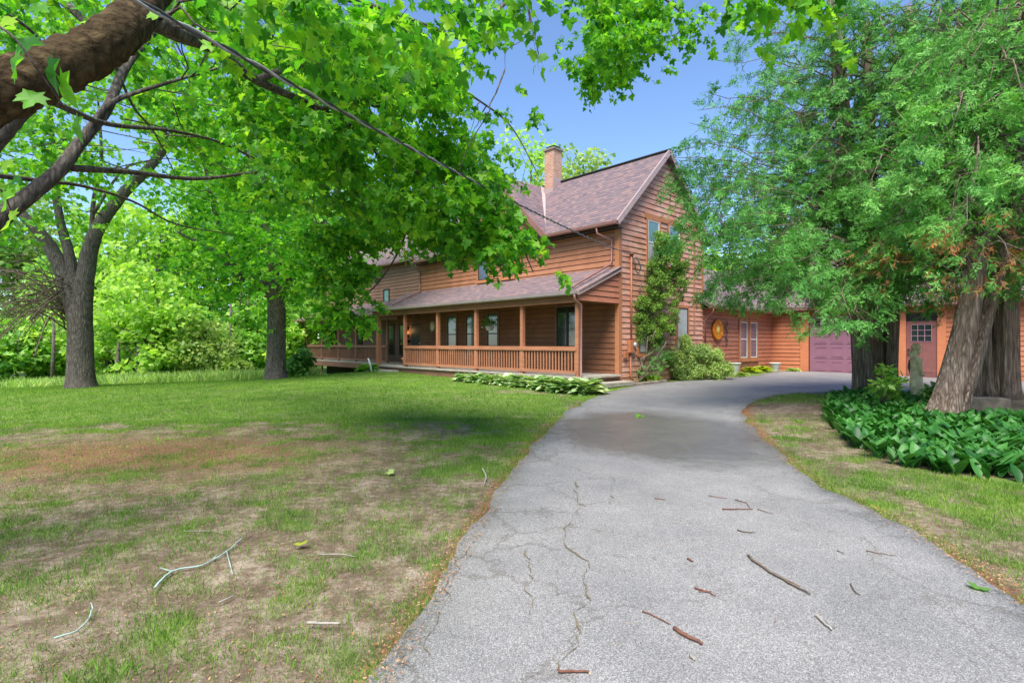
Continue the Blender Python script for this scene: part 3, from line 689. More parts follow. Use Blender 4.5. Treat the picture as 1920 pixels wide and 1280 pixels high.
mb = MB(); mb.slab([(-25.8,.85,6.15),(-11.95,.85,6.15),(-11.95,4.1,8.75),(-25.8,4.1,8.75)], .12); mb.slab([(-11.95,7.4,6.15),(-25.8,7.4,6.15),(-25.8,4.1,8.75),(-11.95,4.1,8.75)], .12)
part(mb, 'roof', 'shingle', label='roof of the far left section')
mb = MB(); mb.slab([(-12.9,-2.2,3.2),(.12,-2.2,3.2),(.12,-.02,4.14),(-12.9,-.02,4.14)], .09); part(mb, 'porch_roof', 'shingle')
mb = MB(); mb.slab([(-25.6,-.95,3.12),(-12.9,-.95,3.12),(-12.9,1.16,4.0),(-25.6,1.16,4.0)], .09); part(mb, 'porch_roof', 'shingle', label='darker roof over the left porch')
mb = MB(); mb.slab([(.42,5.45,3.14),(.42,13.5,3.14),(-2.4,13.5,5.3),(-2.4,5.45,5.3)], .12); mb.slab([(-5.2,13.5,3.14),(-5.2,5.45,3.14),(-2.4,5.45,5.3),(-2.4,13.5,5.3)], .12); part(mb, 'roof', 'shingle', label='low roof over the wing')
mb = MB(); mb.slab([(-3.5,12.2,3.26),(16.3,12.2,3.26),(16.3,15.9,5.9),(-3.5,15.9,5.9)], .12); mb.slab([(16.3,19.5,3.26),(-3.5,19.5,3.26),(-3.5,15.9,5.9),(16.3,15.9,5.9)], .12); part(mb, 'roof', 'shingle', label='garage roof')
# ridge cap, rakes, fascia
mb = MB(); mb.bar((.26,RY,RZ+.02), (-12.1,RY,RZ+.02), .22, .03); part(mb, 'ridge_cap', 'drip')
mb = MB(); dxr = .235
for s_ in (1, -1):
    a = (dxr, RY-s_*(RY+.37), EZ-.06); b = (dxr, RY, RZ-.04); mb.bar(a, b, .05, .18, (1,0,0) if False else (0,0,1))
part(mb, 'rake_board', 'flashing', label='pale painted rake boards of the gable')
mb = MB(); mb.bar((-3.0,-.4,EZ-.1),(-6.23,-.4,RZ-.08),.05,.2); mb.bar((-9.46,-.4,EZ-.1),(-6.23,-.4,RZ-.08),.05,.2); part(mb, 'rake_board', 'gutter')
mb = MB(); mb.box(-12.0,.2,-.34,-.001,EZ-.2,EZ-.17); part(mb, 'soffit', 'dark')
mb = MB(); mb.box(0.03,.22,RY-.001,RY+.001,0,0.001); 
def gutter(x0, x1, y, z, name='gutter', m='gutter', alongx=True):
    g_ = MB(); pr = [(0,0),(0,-.1),(-.03,-.125),(-.09,-.125),(-.12,-.09),(-.13,0),(-.12,0),(-.11,-.08),(-.085,-.112),(-.03,-.112),(-.012,-.095),(-.012,0)]; n = len(pr); vs = []
    for q in (x0, x1):
        for a, b in pr: vs.append((q, y+a, z+b) if alongx else (y-a, q, z+b))
    fs = [(i, (i+1)%n, n+(i+1)%n, n+i) for i in range(n)]+[tuple(range(n)), tuple(range(2*n-1, n-1, -1))]
    g_.add(vs, fs); return part(g_, name, m)
gutter(-3.1, .25, -.36, EZ+.0); gutter(-12.1, -9.4, -.36, EZ); gutter(-12.95, .15, -2.2, 3.2, m='gutter_grey'); gutter(-25.6, -12.9, -.95, 3.1, m='gutter'); gutter(-25.8, -12.0, .85, 6.12)
gutter(5.4, 12.5, .42, 3.12, alongx=False); gutter(.5, 16.3, 12.2, 3.22)
mb = MB(); mb.box(-3.1,.24,-.36,-.34,EZ-.02,EZ+.03); part(mb, 'drip_edge', 'drip')
mb = MB(); mb.box(.3,.4,5.72,12.55,3.0,3.05); mb.box(.05,.3,5.72,12.55,3.0,3.02); part(mb, 'soffit', 'trim')
def spout(pts, m='gutter', r=.035): g_ = MB(); g_.tube(pts, r, 8); return part(g_, 'downspout', m)
spout([(-.6,-.42,EZ-.12),(-.6,-.40,EZ-.3),(-.22,-.09,EZ-.55),(-.22,-.09,4.35),(-.22,-.2,4.22),(-.2,-2.0,3.4),(-.2,-2.12,3.33)])
spout([(-11.7,-.42,EZ-.12),(-11.75,-.3,EZ-.35),(-11.8,-.09,EZ-.5),(-11.8,-.09,4.2),(-11.5,-.3,4.1),(-11.0,-2.1,3.36)])
spout([(.02,-2.28,3.1),(.02,-2.28,2.95),(.06,-2.02,2.78),(.06,-2.02,.62),(.1,-2.1,.56)])
spout([(.5,5.62,3.0),(.5,5.62,2.86),(.1,5.74,2.55),(.1,5.74,.4)])
mb = MB(); mb.box(-12.8,.0,-2.14,-2.02,2.86,3.1); mb.box(-12.8,-12.65,-2.02,0,2.9,3.1); mb.box(-.15,-.0,-2.02,-.05,2.9,3.1); part(mb, 'porch_beam', 'siding_porch_shaded')  # beam colour darkened for the shade under the gutter
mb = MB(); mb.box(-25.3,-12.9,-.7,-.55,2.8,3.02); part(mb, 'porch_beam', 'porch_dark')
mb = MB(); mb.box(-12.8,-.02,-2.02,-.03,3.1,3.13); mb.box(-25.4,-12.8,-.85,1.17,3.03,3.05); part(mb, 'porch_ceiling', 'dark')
mb = MB(); siding(mb, (.02,-2.15), (.02,-.05), (1,0), 2.92, 4.0, lambda z: (max(0, (z-3.12)/.43), 2.1), 12); part(mb, 'wall', 'siding', label='triangular siding panel closing the porch roof end')
mb = MB(); mb.bar((.1,-2.25,3.12),(.1,-.0,4.08),.04,.15); part(mb, 'rake_board', 'flashing')
# chimney
mb = MB(); mb.box(-5.62,-5.08,2.32,2.86,7.7,10.0); ch = part(mb, 'chimney', 'brick')
mb = MB(); mb.box(-5.67,-5.03,2.27,2.91,10.0,10.09); mb.build('chimney_cap', M['stone'], ch)
mb = MB(); mb.box(-5.5,-5.2,2.48,2.72,10.09,10.18); mb.add([(-5.6,2.36,10.18),(-5.1,2.36,10.18),(-5.1,2.84,10.18),(-5.6,2.84,10.18),(-5.35,2.6,10.3)], [(3,2,1,0),(0,1,4),(1,2,4),(2,3,4),(3,0,4)]); mb.build('flue_cover', M['black_metal'], ch)
mb = MB(); mb.box(-5.077,-5.06,2.27,2.9,8.1,8.75); mb.box(-5.66,-5.06,2.30,2.317,8.05,8.35); mb.build('flashing', M['flashing'], ch)
# porch deck and steps
DZ = .56
mb = MB(); mb.box(-13.1,.16,-2.12,-.05,DZ-.07,DZ); part(mb, 'porch_floor', 'concrete', bevel=.01)
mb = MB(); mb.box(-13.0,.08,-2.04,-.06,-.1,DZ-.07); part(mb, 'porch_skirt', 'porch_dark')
mb = MB(); mb.box(.17,.62,-1.9,-.0,.22,.36); part(mb, 'step', 'concrete', bevel=.01)
mb = MB(); mb.box(-12.6,-10.4,-2.6,-2.13,.1,.38); part(mb, 'step', 'concrete', bevel=.01)
mb = MB(); mb.box(-25.4,-13.1,-.8,1.16,DZ-.06,DZ); part(mb, 'porch_floor', 'concrete', label='floor of the left porch')
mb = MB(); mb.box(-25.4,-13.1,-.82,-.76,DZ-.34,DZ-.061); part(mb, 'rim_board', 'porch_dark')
MS = [.08, 2.55, 5.05, 7.55, 10.08]
def post(x, y, z0, z1, m='porch_wood', w_=.09): g_ = MB(); g_.box(x-w_/2, x+w_/2, y-w_/2, y+w_/2, z0, z1); return part(g_, 'porch_post', m, bevel=.004)
for s_ in MS: post(-s_-.02, -1.98, DZ, 2.86, w_=.13)
post(-12.45, -1.98, DZ, 2.86, w_=.17)
def railing(x0, x1, y, m, nb, z=DZ, h0=.12, h1=.93):
    g_ = MB(); g_.box(x0, x1, y-.07, y+.07, z+h1-.04, z+h1); g_.box(x0, x1, y-.09, y-.05, z+h1-.13, z+h1-.041); r1 = part(g_, 'railing', m)
    b_ = MB(); b_.box(x0, x1, y-.09, y-.05, z+h0-.04, z+h0+.05); b_.build('bottom_rail', M[m], r1)
    for i in range(nb):
        q = x0+.02+(x1-x0-.04)*(i+.5)/nb; c_ = MB(); c_.box(q-.021, q+.021, y-.05, y-.012, z+h0-.02, z+h1-.05); c_.build('baluster', M[m], r1)
    return r1
for i in range(4): railing(-MS[i+1]-.02, -MS[i]-.02, -1.98, 'porch_wood', 18)
LS = [15.07, 17.45, 19.65, 22.0, 24.3, 25.1]
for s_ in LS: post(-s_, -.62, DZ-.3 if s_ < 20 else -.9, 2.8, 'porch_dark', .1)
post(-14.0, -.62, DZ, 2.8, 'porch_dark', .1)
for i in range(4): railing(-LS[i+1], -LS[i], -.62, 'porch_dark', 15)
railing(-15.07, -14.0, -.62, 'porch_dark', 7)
# entry door, lamp, mail boxes, bay
mb = MB(); mb.box(-14.5,-13.55,1.14,1.17,DZ,2.65); dr_ = part(mb, 'front_door', 'dark'); mb = MB(); mb.box(-13.7,-13.64,1.09,1.14,1.55,1.61); mb.build('handle', M['steel'], dr_)
g_ = MB(); g_.box(-14.98,-14.86,1.08,1.17,2.28,2.46); lm_ = part(g_, 'wall_lamp', 'black_metal'); g_ = MB(); g_.lathe([(.02,0),(.05,.03),(.055,.14),(.02,.18)], 10, (-14.92,1.02,2.2)); g_.build('bulb', M['lamp'], lm_)
# garage door
mb = MB(); mb.box(1.76,4.6,12.585,12.62,.16,2.84); gd = part(mb, 'garage_door', 'door_purple')
for r_i in range(4):
    for c_i in range(4):
        x0 = 1.98+c_i*.66; z0 = .26+r_i*.655; b_ = MB()
        if r_i == 3 and c_i in (0, 1, 2, 3):
            b_.box(x0, x0+.5, 12.574, 12.584, z0+.12, z0+.42); pn = b_.build('pane', M['glass_low'], gd)
            b2 = MB(); b2.box(x0-.02, x0+.52, 12.565, 12.573, z0+.26, z0+.28); b2.box(x0+.24, x0+.26, 12.562, 12.5645, z0+.12, z0+.42); b2.build('pane_bar', M['door_line'], gd)
        else:
            b_.box(x0, x0+.52, 12.57, 12.5845, z0, z0+.018); b_.box(x0+.05, x0+.47, 12.57, 12.5845, z0+.47, z0+.485); b_.box(x0+.04, x0+.48, 12.572, 12.5845, z0+.07, z0+.44)
            b_.build('door_panel', M['door_purple'], gd)
            b3 = MB(); b3.box(x0-.02, x0+.54, 12.563, 12.5695, z0+.004, z0+.02); b3.build('panel_edge', M['door_line'], gd)
# side door
mb = MB(); mb.box(5.49,6.51,12.58,12.62,.18,2.5); sdr = part(mb, 'entry_door', 'door_red')
b_ = MB(); b_.box(5.65,6.35,12.568,12.579,1.66,2.36); b_.build('pane', M['glass_low'], sdr)
b_ = MB(); [b_.box(5.65,6.35,12.56,12.567,z-.01,z+.01) for z in (1.66,1.9,2.13,2.36)]; [b_.box(x-.01,x+.01,12.552,12.5595,1.66,2.36) for x in (5.66,5.88,6.11,6.34)]; b_.build('pane_bar', M['door_line'], sdr)
for x0 in (5.62,6.04): b_ = MB(); b_.box(x0,x0+.34,12.568,12.579,.4,1.45); b_.build('door_panel', M['door_red'], sdr, .006)
b_ = MB(); b_.box(5.54,5.58,12.52,12.579,1.12,1.18); b_.box(5.54,5.6,12.52,12.579,1.3,1.36); b_.build('handle', M['black_metal'], sdr)
# meter & conduit
def onhouse(name, a, b, z, label, cat):
    q = HW(a, b); return empty(name, (q[0], q[1], z), HR, label, cat)
em = onhouse('electric_meter', 0, .55, 1.6, 'brown electric meter box with round glass dial beside the corner shrub', 'meter')
b_ = MB(); b_.box(.04,.17,-.12,.22,-.33,.1); b_.build('meter_box', M['box_brown'], em, .01)
b_ = MB(); b_.lathe([(.09,0),(.09,.06),(.07,.09),(.0,.1)], 14, (0,0,0)); o = b_.build('dial', M['steel'], em); o.rotation_euler = (0, math.pi/2, 0); o.location = (.17,.12,-.06)
b_ = MB(); b_.box(.04,.13,-.36,-.17,-.5,-.28); b_.build('junction_box', M['box_brown'], em, .006)
b_ = MB(); b_.tube([(.08,.06,.1),(.08,.06,3.0)], .033, 8); b_.tube([(.08,.02,-.33),(.08,.02,-1.1),(.14,.12,-1.32)], .03, 8); b_.build('conduit', M['box_brown'], em)
b_ = MB(); b_.lathe([(.06,0),(.075,.06),(.03,.13)], 10, (.1,.06,2.98)); b_.build('weather_head', M['twig_red'], em)
for j, q in enumerate([(.12,.3),(.16,.36),(.2,.42),(.1,.2)]):
    b_ = MB(); b_.tube([(.12,.06+.0*j,2.98),(.2,.1-.04*j+.05,2.75-.05*j),(.2,.14+.04*j,2.45-.03*j),(.2,.35,2.38),(.2,.42+.02*j,2.6),(.16,.2+.05*j,2.95)], .008, 5); b_.build('wire_loop', M['cable'], em)
# service cable from the house over the lawn to above the camera
cend = HW(.1,.5); ce = np.array([cend[0], cend[1], 4.62]); Sx = at(235, -10, 2.6); P = []
for t_ in np.linspace(-.45, 1, 14): q = Sx*(1-t_)+ce*t_; q[2] -= .5*t_*(1-t_)*(1 if t_ > 0 else .3); P.append(q)
def catmull(P, n=8):
    P = [np.array(p) for p in P]; Q = []; E = [2*P[0]-P[1]]+P+[2*P[-1]-P[-2]]
    for i in range(1, len(E)-2):
        for k in range(n):
            t_ = k/n; a, b, c_, d = E[i-1:i+3]
            Q.append(.5*((2*b)+(c_-a)*t_+(2*a-5*b+4*c_-d)*t_**2+(-a+3*b-3*c_+d)*t_**3))
    return Q+[P[-1]]
cab = empty('power_cable', tuple(P[0]), 0, 'black twisted service cable running from the house gable across the sky', 'cable')
CP_ = catmull(P, 24)
for k_ in range(2):
    b_ = MB(); Q = []
    for i, p in enumerate(CP_):
        a = i*1.1+k_*math.pi; Q.append(p-P[0]+np.array([0, math.cos(a)*.011, math.sin(a)*.011]))
    b_.tube(Q, .009, 5); b_.build('cable_strand', M['cable'] if k_ == 0 else M['cable_grey'], cab)
# wall ornaments
so = onhouse('sun_ornament', -10.76, -.06, 2.4, 'brass sunburst ornament with pointed rays on the porch wall', 'wall ornament')
b_ = MB(); b_.lathe([(.11,0),(.12,.02),(.08,.05),(0,.06)], 18); o = b_.build('face', M['bronze'], so); o.rotation_euler = (math.pi/2,0,0)
b_ = MB()
for k_ in range(24):
    a = 2*math.pi*k_/24; r1 = .30 if k_ % 2 else .23; b0 = .025
    c1 = (math.cos(a)*r1, -.012, math.sin(a)*r1); p1 = (math.cos(a-.17)*.115, -.012, math.sin(a-.17)*.115); p2 = (math.cos(a+.17)*.115, -.012, math.sin(a+.17)*.115)
    b_.add([p1, c1, p2, (p1[0],.004,p1[2]), (c1[0],.004,c1[2]), (p2[0],.004,p2[2])], [(0,1,2),(5,4,3),(0,3,4,1),(1,4,5,2)])
b_.build('rays', M['bronze'], so)
def discmat():
    m, t, out = mat('orange_disc'); v = coords(t); n1 = noise(t, v, 9, 4); vo = N(t, 'ShaderNodeTexVoronoi', i_Scale=14.0); L(t, v, vo.inputs['Vector'])
    c = ramp(t, mathn(t, 'MULTIPLY_ADD', vo.outputs['Distance'], .6, mathn(t, 'MULTIPLY', n1, .5)), [(.3, (.75,.10,.0)), (.45, (.9,.30,.01)), (.62, (.45,.06,.0)), (.7, (.95,.5,.05))])
    gm = N(t, 'ShaderNodeTexGradient', gradient_type='SPHERICAL'); sv = coords(t, (2.3,2.3,2.3)); L(t, sv, gm.inputs[0])
    c = mixc(t, ramp(t, gm.outputs[0], [(.55, (0,0,0)), (.75, (1,1,1))]), c, (.95,.75,.15)); c = mixc(t, ramp(t, gm.outputs[0], [(.02, (1,1,1)), (.12, (0,0,0))]), c, (.9,.26,.01))
    bsdf(t, out, c, .4); return m
od = onhouse('orange_disc', .06, 6.84, 2.16, 'round orange sun disc hanging on the wing wall', 'wall ornament')
b_ = MB(); b_.lathe([(.40,-.02),(.43,0),(.43,.05),(.40,.08),(.33,.06),(.12,.055),(.1,.075),(0,.08)], 32); o = b_.build('disc', discmat(), od); o.rotation_euler = (0, math.pi/2, 0)
ws = onhouse('metal_sculpture', .08, 7.7, 2.0, 'wavy grey metal sculpture beside the orange disc', 'wall ornament')
b_ = MB(); zz = [(.04*math.sin(k_*.9)*1.6, .5-k_*.052) for k_ in range(20)]
b_.tube([(0, y*1.3, z) for y, z in zz], .022, 6, wob=.4)
for k_ in range(20):
    y, z = zz[k_]; s_ = 1 if k_ % 2 else -1; b_.tube([(0,y*1.3,z),(.01,y*1.3+s_*.1,z+.06)], [.022,.006], 5)
b_.build('metal_vine', M['grey_metal'], ws)
# mailboxes
for zz_, lb in ((2.0,'upper'),(1.72,'lower')):
    q = onhouse('mailbox', -14.85, 1.12, zz_, f'black wall mailbox under the porch lamp, the {lb} of the two', 'mailbox'); tag(q, group='mailboxes beside the front door')
    b_ = MB(); b_.box(-.16,.16,-.12,.0,-.08,.05); b_.build('box', M['black_metal'], q, .01); b_ = MB(); b_.box(-.14,.14,-.135,-.121,-.04,.06); b_.build('lid', M['grey_metal'], q, .004)
# hanging basket
q = HW(-5.75, -.75); hb = empty('hanging_basket', (q[0], q[1], 2.42), 0, 'dark hanging flower basket with pale blossoms under the porch ceiling', 'flower basket')
b_ = MB(); b_.lathe([(.02,-.32),(.13,-.3),(.17,-.16),(.17,-.14)], 12); b_.build('pot', M['white_pot'], hb)
b_ = MB(); [b_.tube([(.16*math.cos(a),.16*math.sin(a),-.15),(0,0,.66)], .004, 4) for a in (0,2.1,4.2)]; b_.build('hanger', M['black_metal'], hb)
pp = rnd(260,.13)*np.array([1,1,.7]); v, f = place(*LEAF, pp, rnd(260), rnd(260)+[0,0,.5], .09); npmesh('foliage', v, f, M['tree_dark'], hb)
pp = rnd(30,.12)*np.array([1,1,.5])+[0,0,-.12]; v, f = place(*MAPLE_S, pp, rnd(30), rnd(30), .06); npmesh('blossoms', v, f, M['white'], hb)
q = HW(-10.45, -1.75); tp = empty('terracotta_pot', (q[0], q[1], DZ), 0, 'terracotta pot standing at the left end of the porch railing', 'flower pot')
b_ = MB(); b_.lathe([(.11,0),(.17,.3),(.185,.3),(.185,.37),(.16,.37),(.15,.33)], 16); b_.build('pot', M['terracotta'], tp)

def pot(name, px, py, r, h, label, Yoff=0):
    p = G(px, py); e_ = empty(name, tuple(p), 0, label, 'planter', 'white planters along the wing wall')
    b_ = MB(); b_.lathe([(r*.62,0),(r*.68,.03),(r*.7,h*.3),(r*.76,h*.34),(r*.85,h*.7),(r*.9,h*.74),(r,h*.93),(r*1.06,h*.94),(r*1.06,h),(r*.92,h),(r*.86,h*.8)], 20); b_.build('pot', M['white_pot'], e_)
    b_ = MB(); b_.lathe([(r*.86,0),(r*.5,.02),(0,.03)], 14, (0,0,h*.8)); b_.build('soil', M['stone'], e_); return p
pot('planter', 1378, 702, .24, .5, 'round white planter against the low wing wall, right of the big shrub')
pot('planter', 1453, 696, .25, .4, 'wide white planter in the inner corner where wing and garage meet')

# ------------------------------------------------------------------ plants near house
def rosette(name, p, r, h, n, m, label, cat='plant', group=None, tmpl=HOSTA, layers=3, up=.5):
    e_ = empty(name, tuple(p), 0, label, cat, group); a = rng.random(n)*2*math.pi; l_ = rng.random(n)
    ax = np.stack([np.cos(a), np.sin(a), up+1.3*(1-l_)*h/r], -1); st = np.stack([np.cos(a)*r*.45*l_, np.sin(a)*r*.45*l_, h*.35*(1-l_)+.02], -1)
    nr = np.stack([-np.cos(a)*.8, -np.sin(a)*.8, 1+0*a], -1)+rnd(n,.25)
    v, f = place(*tmpl, st, ax+rnd(n,.12), nr, r*(.55+.4*rng.random(n))); npmesh('leaves', v, f, m, e_); return e_
hs = [(868,717),(893,719),(920,722),(948,724),(975,727),(1002,730),(1030,734),(1062,738),(1098,741)]
hl = ['first from the left in the row, smallest','second from the left in the row','third from the left in the row','fourth from the left in the row','in the middle of the row, with yellowing edge','sixth from the left in the row','third from the driveway end of the row','second from the driveway end of the row','nearest the porch steps and the driveway, largest']
for i, ((px, py), lb) in enumerate(zip(hs, hl)):
    p = G(px, py-2); rosette('hosta', p, .34+.025*i, .33+.02*i, 150, M['hosta'], 'variegated hosta at the porch, '+lb, 'hosta plant', 'hostas along the porch edge')
rosette('hosta', G(1408,699), .36, .26, 110, M['yellow_hosta'], 'yellow green hosta between the two white planters, left clump', 'hosta plant', 'yellow hostas at the wing wall')
rosette('hosta', G(1430,697), .36, .28, 110, M['yellow_hosta'], 'yellow green hosta beside the corner planter, right clump', 'hosta plant', 'yellow hostas at the wing wall')
rosette('hosta', G(1222,715), .35, .2, 90, M['yellow_hosta'], 'low yellow green plant at the foot of the gable wall', 'hosta plant')
rosette('hosta', G(1392,706), .28, .16, 80, M['shrub'], 'small pale plant in front of the first white planter', 'hosta plant')
rosette('hosta', G(1487,697), .3, .14, 60, M['shrub'], 'tiny weed clump at the foot of the orange garage wall', 'plant')
for (px, py, lb) in [(640,699,'left'),(664,697,'middle'),(690,696,'right')]:
    rosette('hosta', G(px, py), .5, .3, 90, M['tree_mid'], f'green plant under the left porch rim board, the {lb} one', 'hosta plant', 'plants below the left porch')
# edging stones
st_l = ['beside the porch step','second along the edging from the step','in the middle of the edging','fourth along the edging from the step','last of the edging towards the big shrub']
for i, (px, py) in enumerate([(1176,722),(1192,722),(1208,721),(1224,719),(1240,717)]):
    p = G(px, py); b_ = MB(); r = random.Random(i); b_.box(-.22,.22,-.09,.09,-.05,.09)
    o = b_.build('edging_stone', M['stone'], None, .03); o.location = tuple(p); o.rotation_euler = (0,0,HR+math.pi/2+r.uniform(-.15,.15))
    tag(o, 'rough grey edging stone at the drive, '+st_l[i], 'stone', 'edging stones below the gable')
def foliage_blob(cs, n, tmpl, size, m, parent, name='foliage', jitter=.5):
    """cs: list of (x,y,z,rx,ry,rz) ellipsoids; leaves spread through their shells"""
    wts = np.array([c_[3]*c_[4]*c_[5] for c_ in cs])**.67; wts /= wts.sum(); Vs = []
    for c_, w_ in zip(cs, wts):
        k_ = max(3, int(n*w_)); d_ = unit(rnd(k_)); r = rng.random(k_)**.28; pos = d_*r[:,None]*np.array(c_[3:6])+np.array(c_[:3])
        ax = d_*.7+rnd(k_,.6)+np.array([0,0,-.2]); nr = d_*.6+np.array([0,0,.8])+rnd(k_,jitter)
        Vs.append((place_mix(FROND_SS, pos, ax, nr, size*(.6+.8*rng.random(k_))) if tmpl is FROND_S else place(*tmpl, pos, ax, nr, size*(.6+.8*rng.random(k_)))))
    v, f = catf(Vs); return npmesh(name, v, f, m, parent)
def sub(cs, k, r, seed=0):
    rr = np.random.default_rng(seed); out = []
    for c_ in cs:
        for _ in range(k):
            d_ = rr.normal(0,1,3); d_ /= np.linalg.norm(d_); q = rr.random()**.35; p = np.array(c_[:3])+d_*q*np.array(c_[3:6]); r2 = r*(.6+.7*rr.random()); out.append((*p, r2, r2, r2*1.1))
    return out
def clumps(c, R, n, r, seed, flat=.8, zmin=-1):
    rr = np.random.default_rng(seed); out = []
    while len(out) < n:
        d_ = rr.normal(0,1,3); d_ /= np.linalg.norm(d_); k_ = rr.random()**.45
        if d_[2] < zmin: continue
        p = np.array(c)+d_*k_*np.array(R); q = r*(.6+.8*rr.random()); out.append((*p, q, q, q*flat))
    return out
# columnar juniper at the corner
pj = G(1196, 716); pj[1] += 0; jn = empty('corner_juniper', tuple(pj), 0, 'tall narrow juniper with bare lower stems against the gable wall', 'shrub')
Yj = pj[1]; rel = lambda px, py, Y: at(px, py, Y)-pj
b_ = MB(); tops = [(1190,640),(1205,600),(1215,560),(1228,620),(1175,640),(1240,560),(1212,500),(1235,660),(1222,690),(1180,690),(1250,640)]
for i, (px, py) in enumerate(tops): b_.tube(branch_pts((0,0,0), rel(px, py, Yj+random.uniform(-.3,.2)), 6, wob=.3, seed=i), [.05-.006*k_ for k_ in range(7)], 6)
b_.build('stem', M['bark_cedar'], jn)
cs = []
for px, py, r in [(1240,455,20),(1262,470,18),(1250,500,30),(1268,530,26),(1235,530,30),(1220,560,30),(1255,565,32),(1200,575,22),(1195,605,22),(1222,608,32),(1252,605,22),(1180,600,16),(1195,630,14),(1230,632,18),(1275,500,16),(1240,480,20),(1230,500,16)]:
    p = rel(px, py, Yj-.05); q = r/F*Yj*.95; cs.append((*p, q, q, q))
foliage_blob(sub(cs, 36, .10, 4), 52000, LEAF, .055, M['juniper'], jn)
cs2 = [(*rel(px, py, Yj-.1), r/F*Yj, r/F*Yj, r/F*Yj) for px, py, r in [(1235,670,22),(1250,655,20),(1205,690,20),(1190,700,16),(1225,690,20)]]
foliage_blob(cs2, 500, FROND_S, .15, M['cedar_leaf'], jn, 'sparse_foliage')
# spreading shrub
ps = G(1310, 712); sh = empty('spreading_shrub', tuple(ps), 0, 'wide light green shrub between the gable and the first white planter', 'shrub')
Ys = ps[1]; cs = []
for px, py, r in [(1288,652,10),(1290,668,20),(1275,690,22),(1310,665,22),(1330,680,26),(1350,690,20),(1300,695,26),(1340,700,20),(1325,660,18),(1286,640,8),(1268,672,14),(1362,692,12),(1308,700,26),(1285,705,20),(1345,668,14)]:
    cs.append((*(at(px, py, Ys)-ps), r/F*Ys*.8, r/F*Ys, r/F*Ys*.8))
foliage_blob(sub(cs, 26, .13, 5), 30000, LEAF, .06, M['shrub'], sh)
b_ = MB(); [b_.tube(branch_pts((0,0,0), np.array(c_[:3])*.8, 4, wob=.2, seed=i), [.03,.025,.02,.015,.01], 5) for i, c_ in enumerate(cs)]; b_.build('stem', M['twig'], sh)

# ------------------------------------------------------------------ maple M (near)
MT = np.array([-4.9, 2.9]); mz = float(T(*MT))
mp = empty('maple_tree', (MT[0], MT[1], mz), 0, 'old maple whose thick limb and hanging leaves fill the top left, trunk outside the picture', 'tree')
mo_ = np.array([MT[0], MT[1], mz])
def W(px, py, Y): return at(px, py, Y)-mo_
limb = catmull([np.array([.25,.0,1.7]), W(-140,215,3.15), W(-30,180,3.25), W(60,146,3.4), W(150,108,3.6), W(225,60,3.8), W(280,-10,4.2), W(400,-160,5.2)], 14)
def bumpy_tube(b_, pts, rad, n=20, amp=.12, seed=0, fz=1.0, lobes=None, hf=0):
    k0 = len(b_.v); b_.tube(pts, rad, n); vv = np.array(b_.v[k0:])
    m_ = len(pts); V = vv.reshape(m_, n, 3); cpt = V.mean(1, keepdims=True); a = np.arange(n)/n
    i_ = np.arange(m_)[:,None]*fz; nz = fbm(np.cos(a*2*math.pi)[None]*2.2+seed*7+i_*.0+10, i_*.55+np.sin(a*2*math.pi)[None]*2.2+20, 4)-.5
    g = 1+amp*2*nz
    if hf: g = g+hf*2*(fbm(np.cos(a*2*math.pi)[None]*9+i_*.25+40, i_*.6+np.sin(a*2*math.pi)[None]*9+60, 3)-.5)
    if lobes is not None: g = g+lobes(a[None], i_)
    V = cpt+(V-cpt)*g[:,:,None]; b_.v[k0:] = [tuple(p) for p in V.reshape(-1, 3)]
b_ = MB(); nl = len(limb); bumpy_tube(b_, limb, [.185-.065*(i/(nl-1)) for i in range(nl)], 64, .16, 3, 1, None, .05)
b_.build('limb', M['bark_limb'], mp)
b_ = MB(); trk = catmull([(0,0,-.2),(0,0,.4),(.05,0,1.4),(.1,.05,2.6),(.0,.1,4.2),(-.2,.1,7)], 6); bumpy_tube(b_, trk, [.62,.55,.5,.47,.44,.42]+[.4-.008*i for i in range(len(trk)-6)], 24, .1, 5); b_.build('trunk', M['bark_maple'], mp)
BR = MB(); skel = []
def br(pts, r0, r1, n=7, seed=0, px=True, mbx=None):
    Q = catmull([W(*p) if px else np.array(p) for p in pts], 6); m_ = len(Q); (mbx or BR).tube(Q, [r0+(r1-r0)*i/(m_-1) for i in range(m_)], n, wob=.12, seed=seed); skel.extend(Q); return Q
br([(250,20,3.95),(330,62,4.3),(400,90,4.9),(480,150,5.6),(600,205,6.6),(690,255,7.6)], .075, .03)
br([(600,205,6.6),(660,190,6.9),(720,172,7.2),(800,130,7.6)], .035, .015); br([(480,150,5.6),(560,125,5.9),(640,150,6.3),(700,200,6.8)], .04,.015)
br([(330,-60,4.4),(520,-40,5.3),(720,20,6.4),(880,80,7.4)], .06,.02); br([(690,255,7.6),(780,300,8.0),(880,350,8.2),(960,430,8.0),(1000,510,7.8)], .03,.008)
br([(690,255,7.6),(740,360,8.4),(760,440,8.8),(700,540,9.2),(620,590,9.4)], .025,.007); br([(800,130,7.6),(900,190,8),(960,240,8.2),(1010,330,8.2)], .02,.007)
br([(760,300,8.0),(860,420,8.5),(830,480,8.6)], .02,.007); br([(880,80,7.4),(1000,-30,8.4),(1120,20,9.2),(1180,90,9.5),(1130,150,9.6)], .03,.008)
br([(1000,-30,8.4),(1180,-30,9.0),(1280,30,9.4),(1250,90,9.4)], .03,.008); br([(430,-190,5.2),(900,-160,5.4),(1300,-60,5.2),(1500,20,5.2)], .05,.01)
br([(985,-40,6.2),(992,20,6.2),(1003,70,6.2),(1010,102,6.2)], .016,.006); br([(993,28,6.2),(985,70,6.2),(950,95,6.2),(947,130,6.25)], .006,.002)
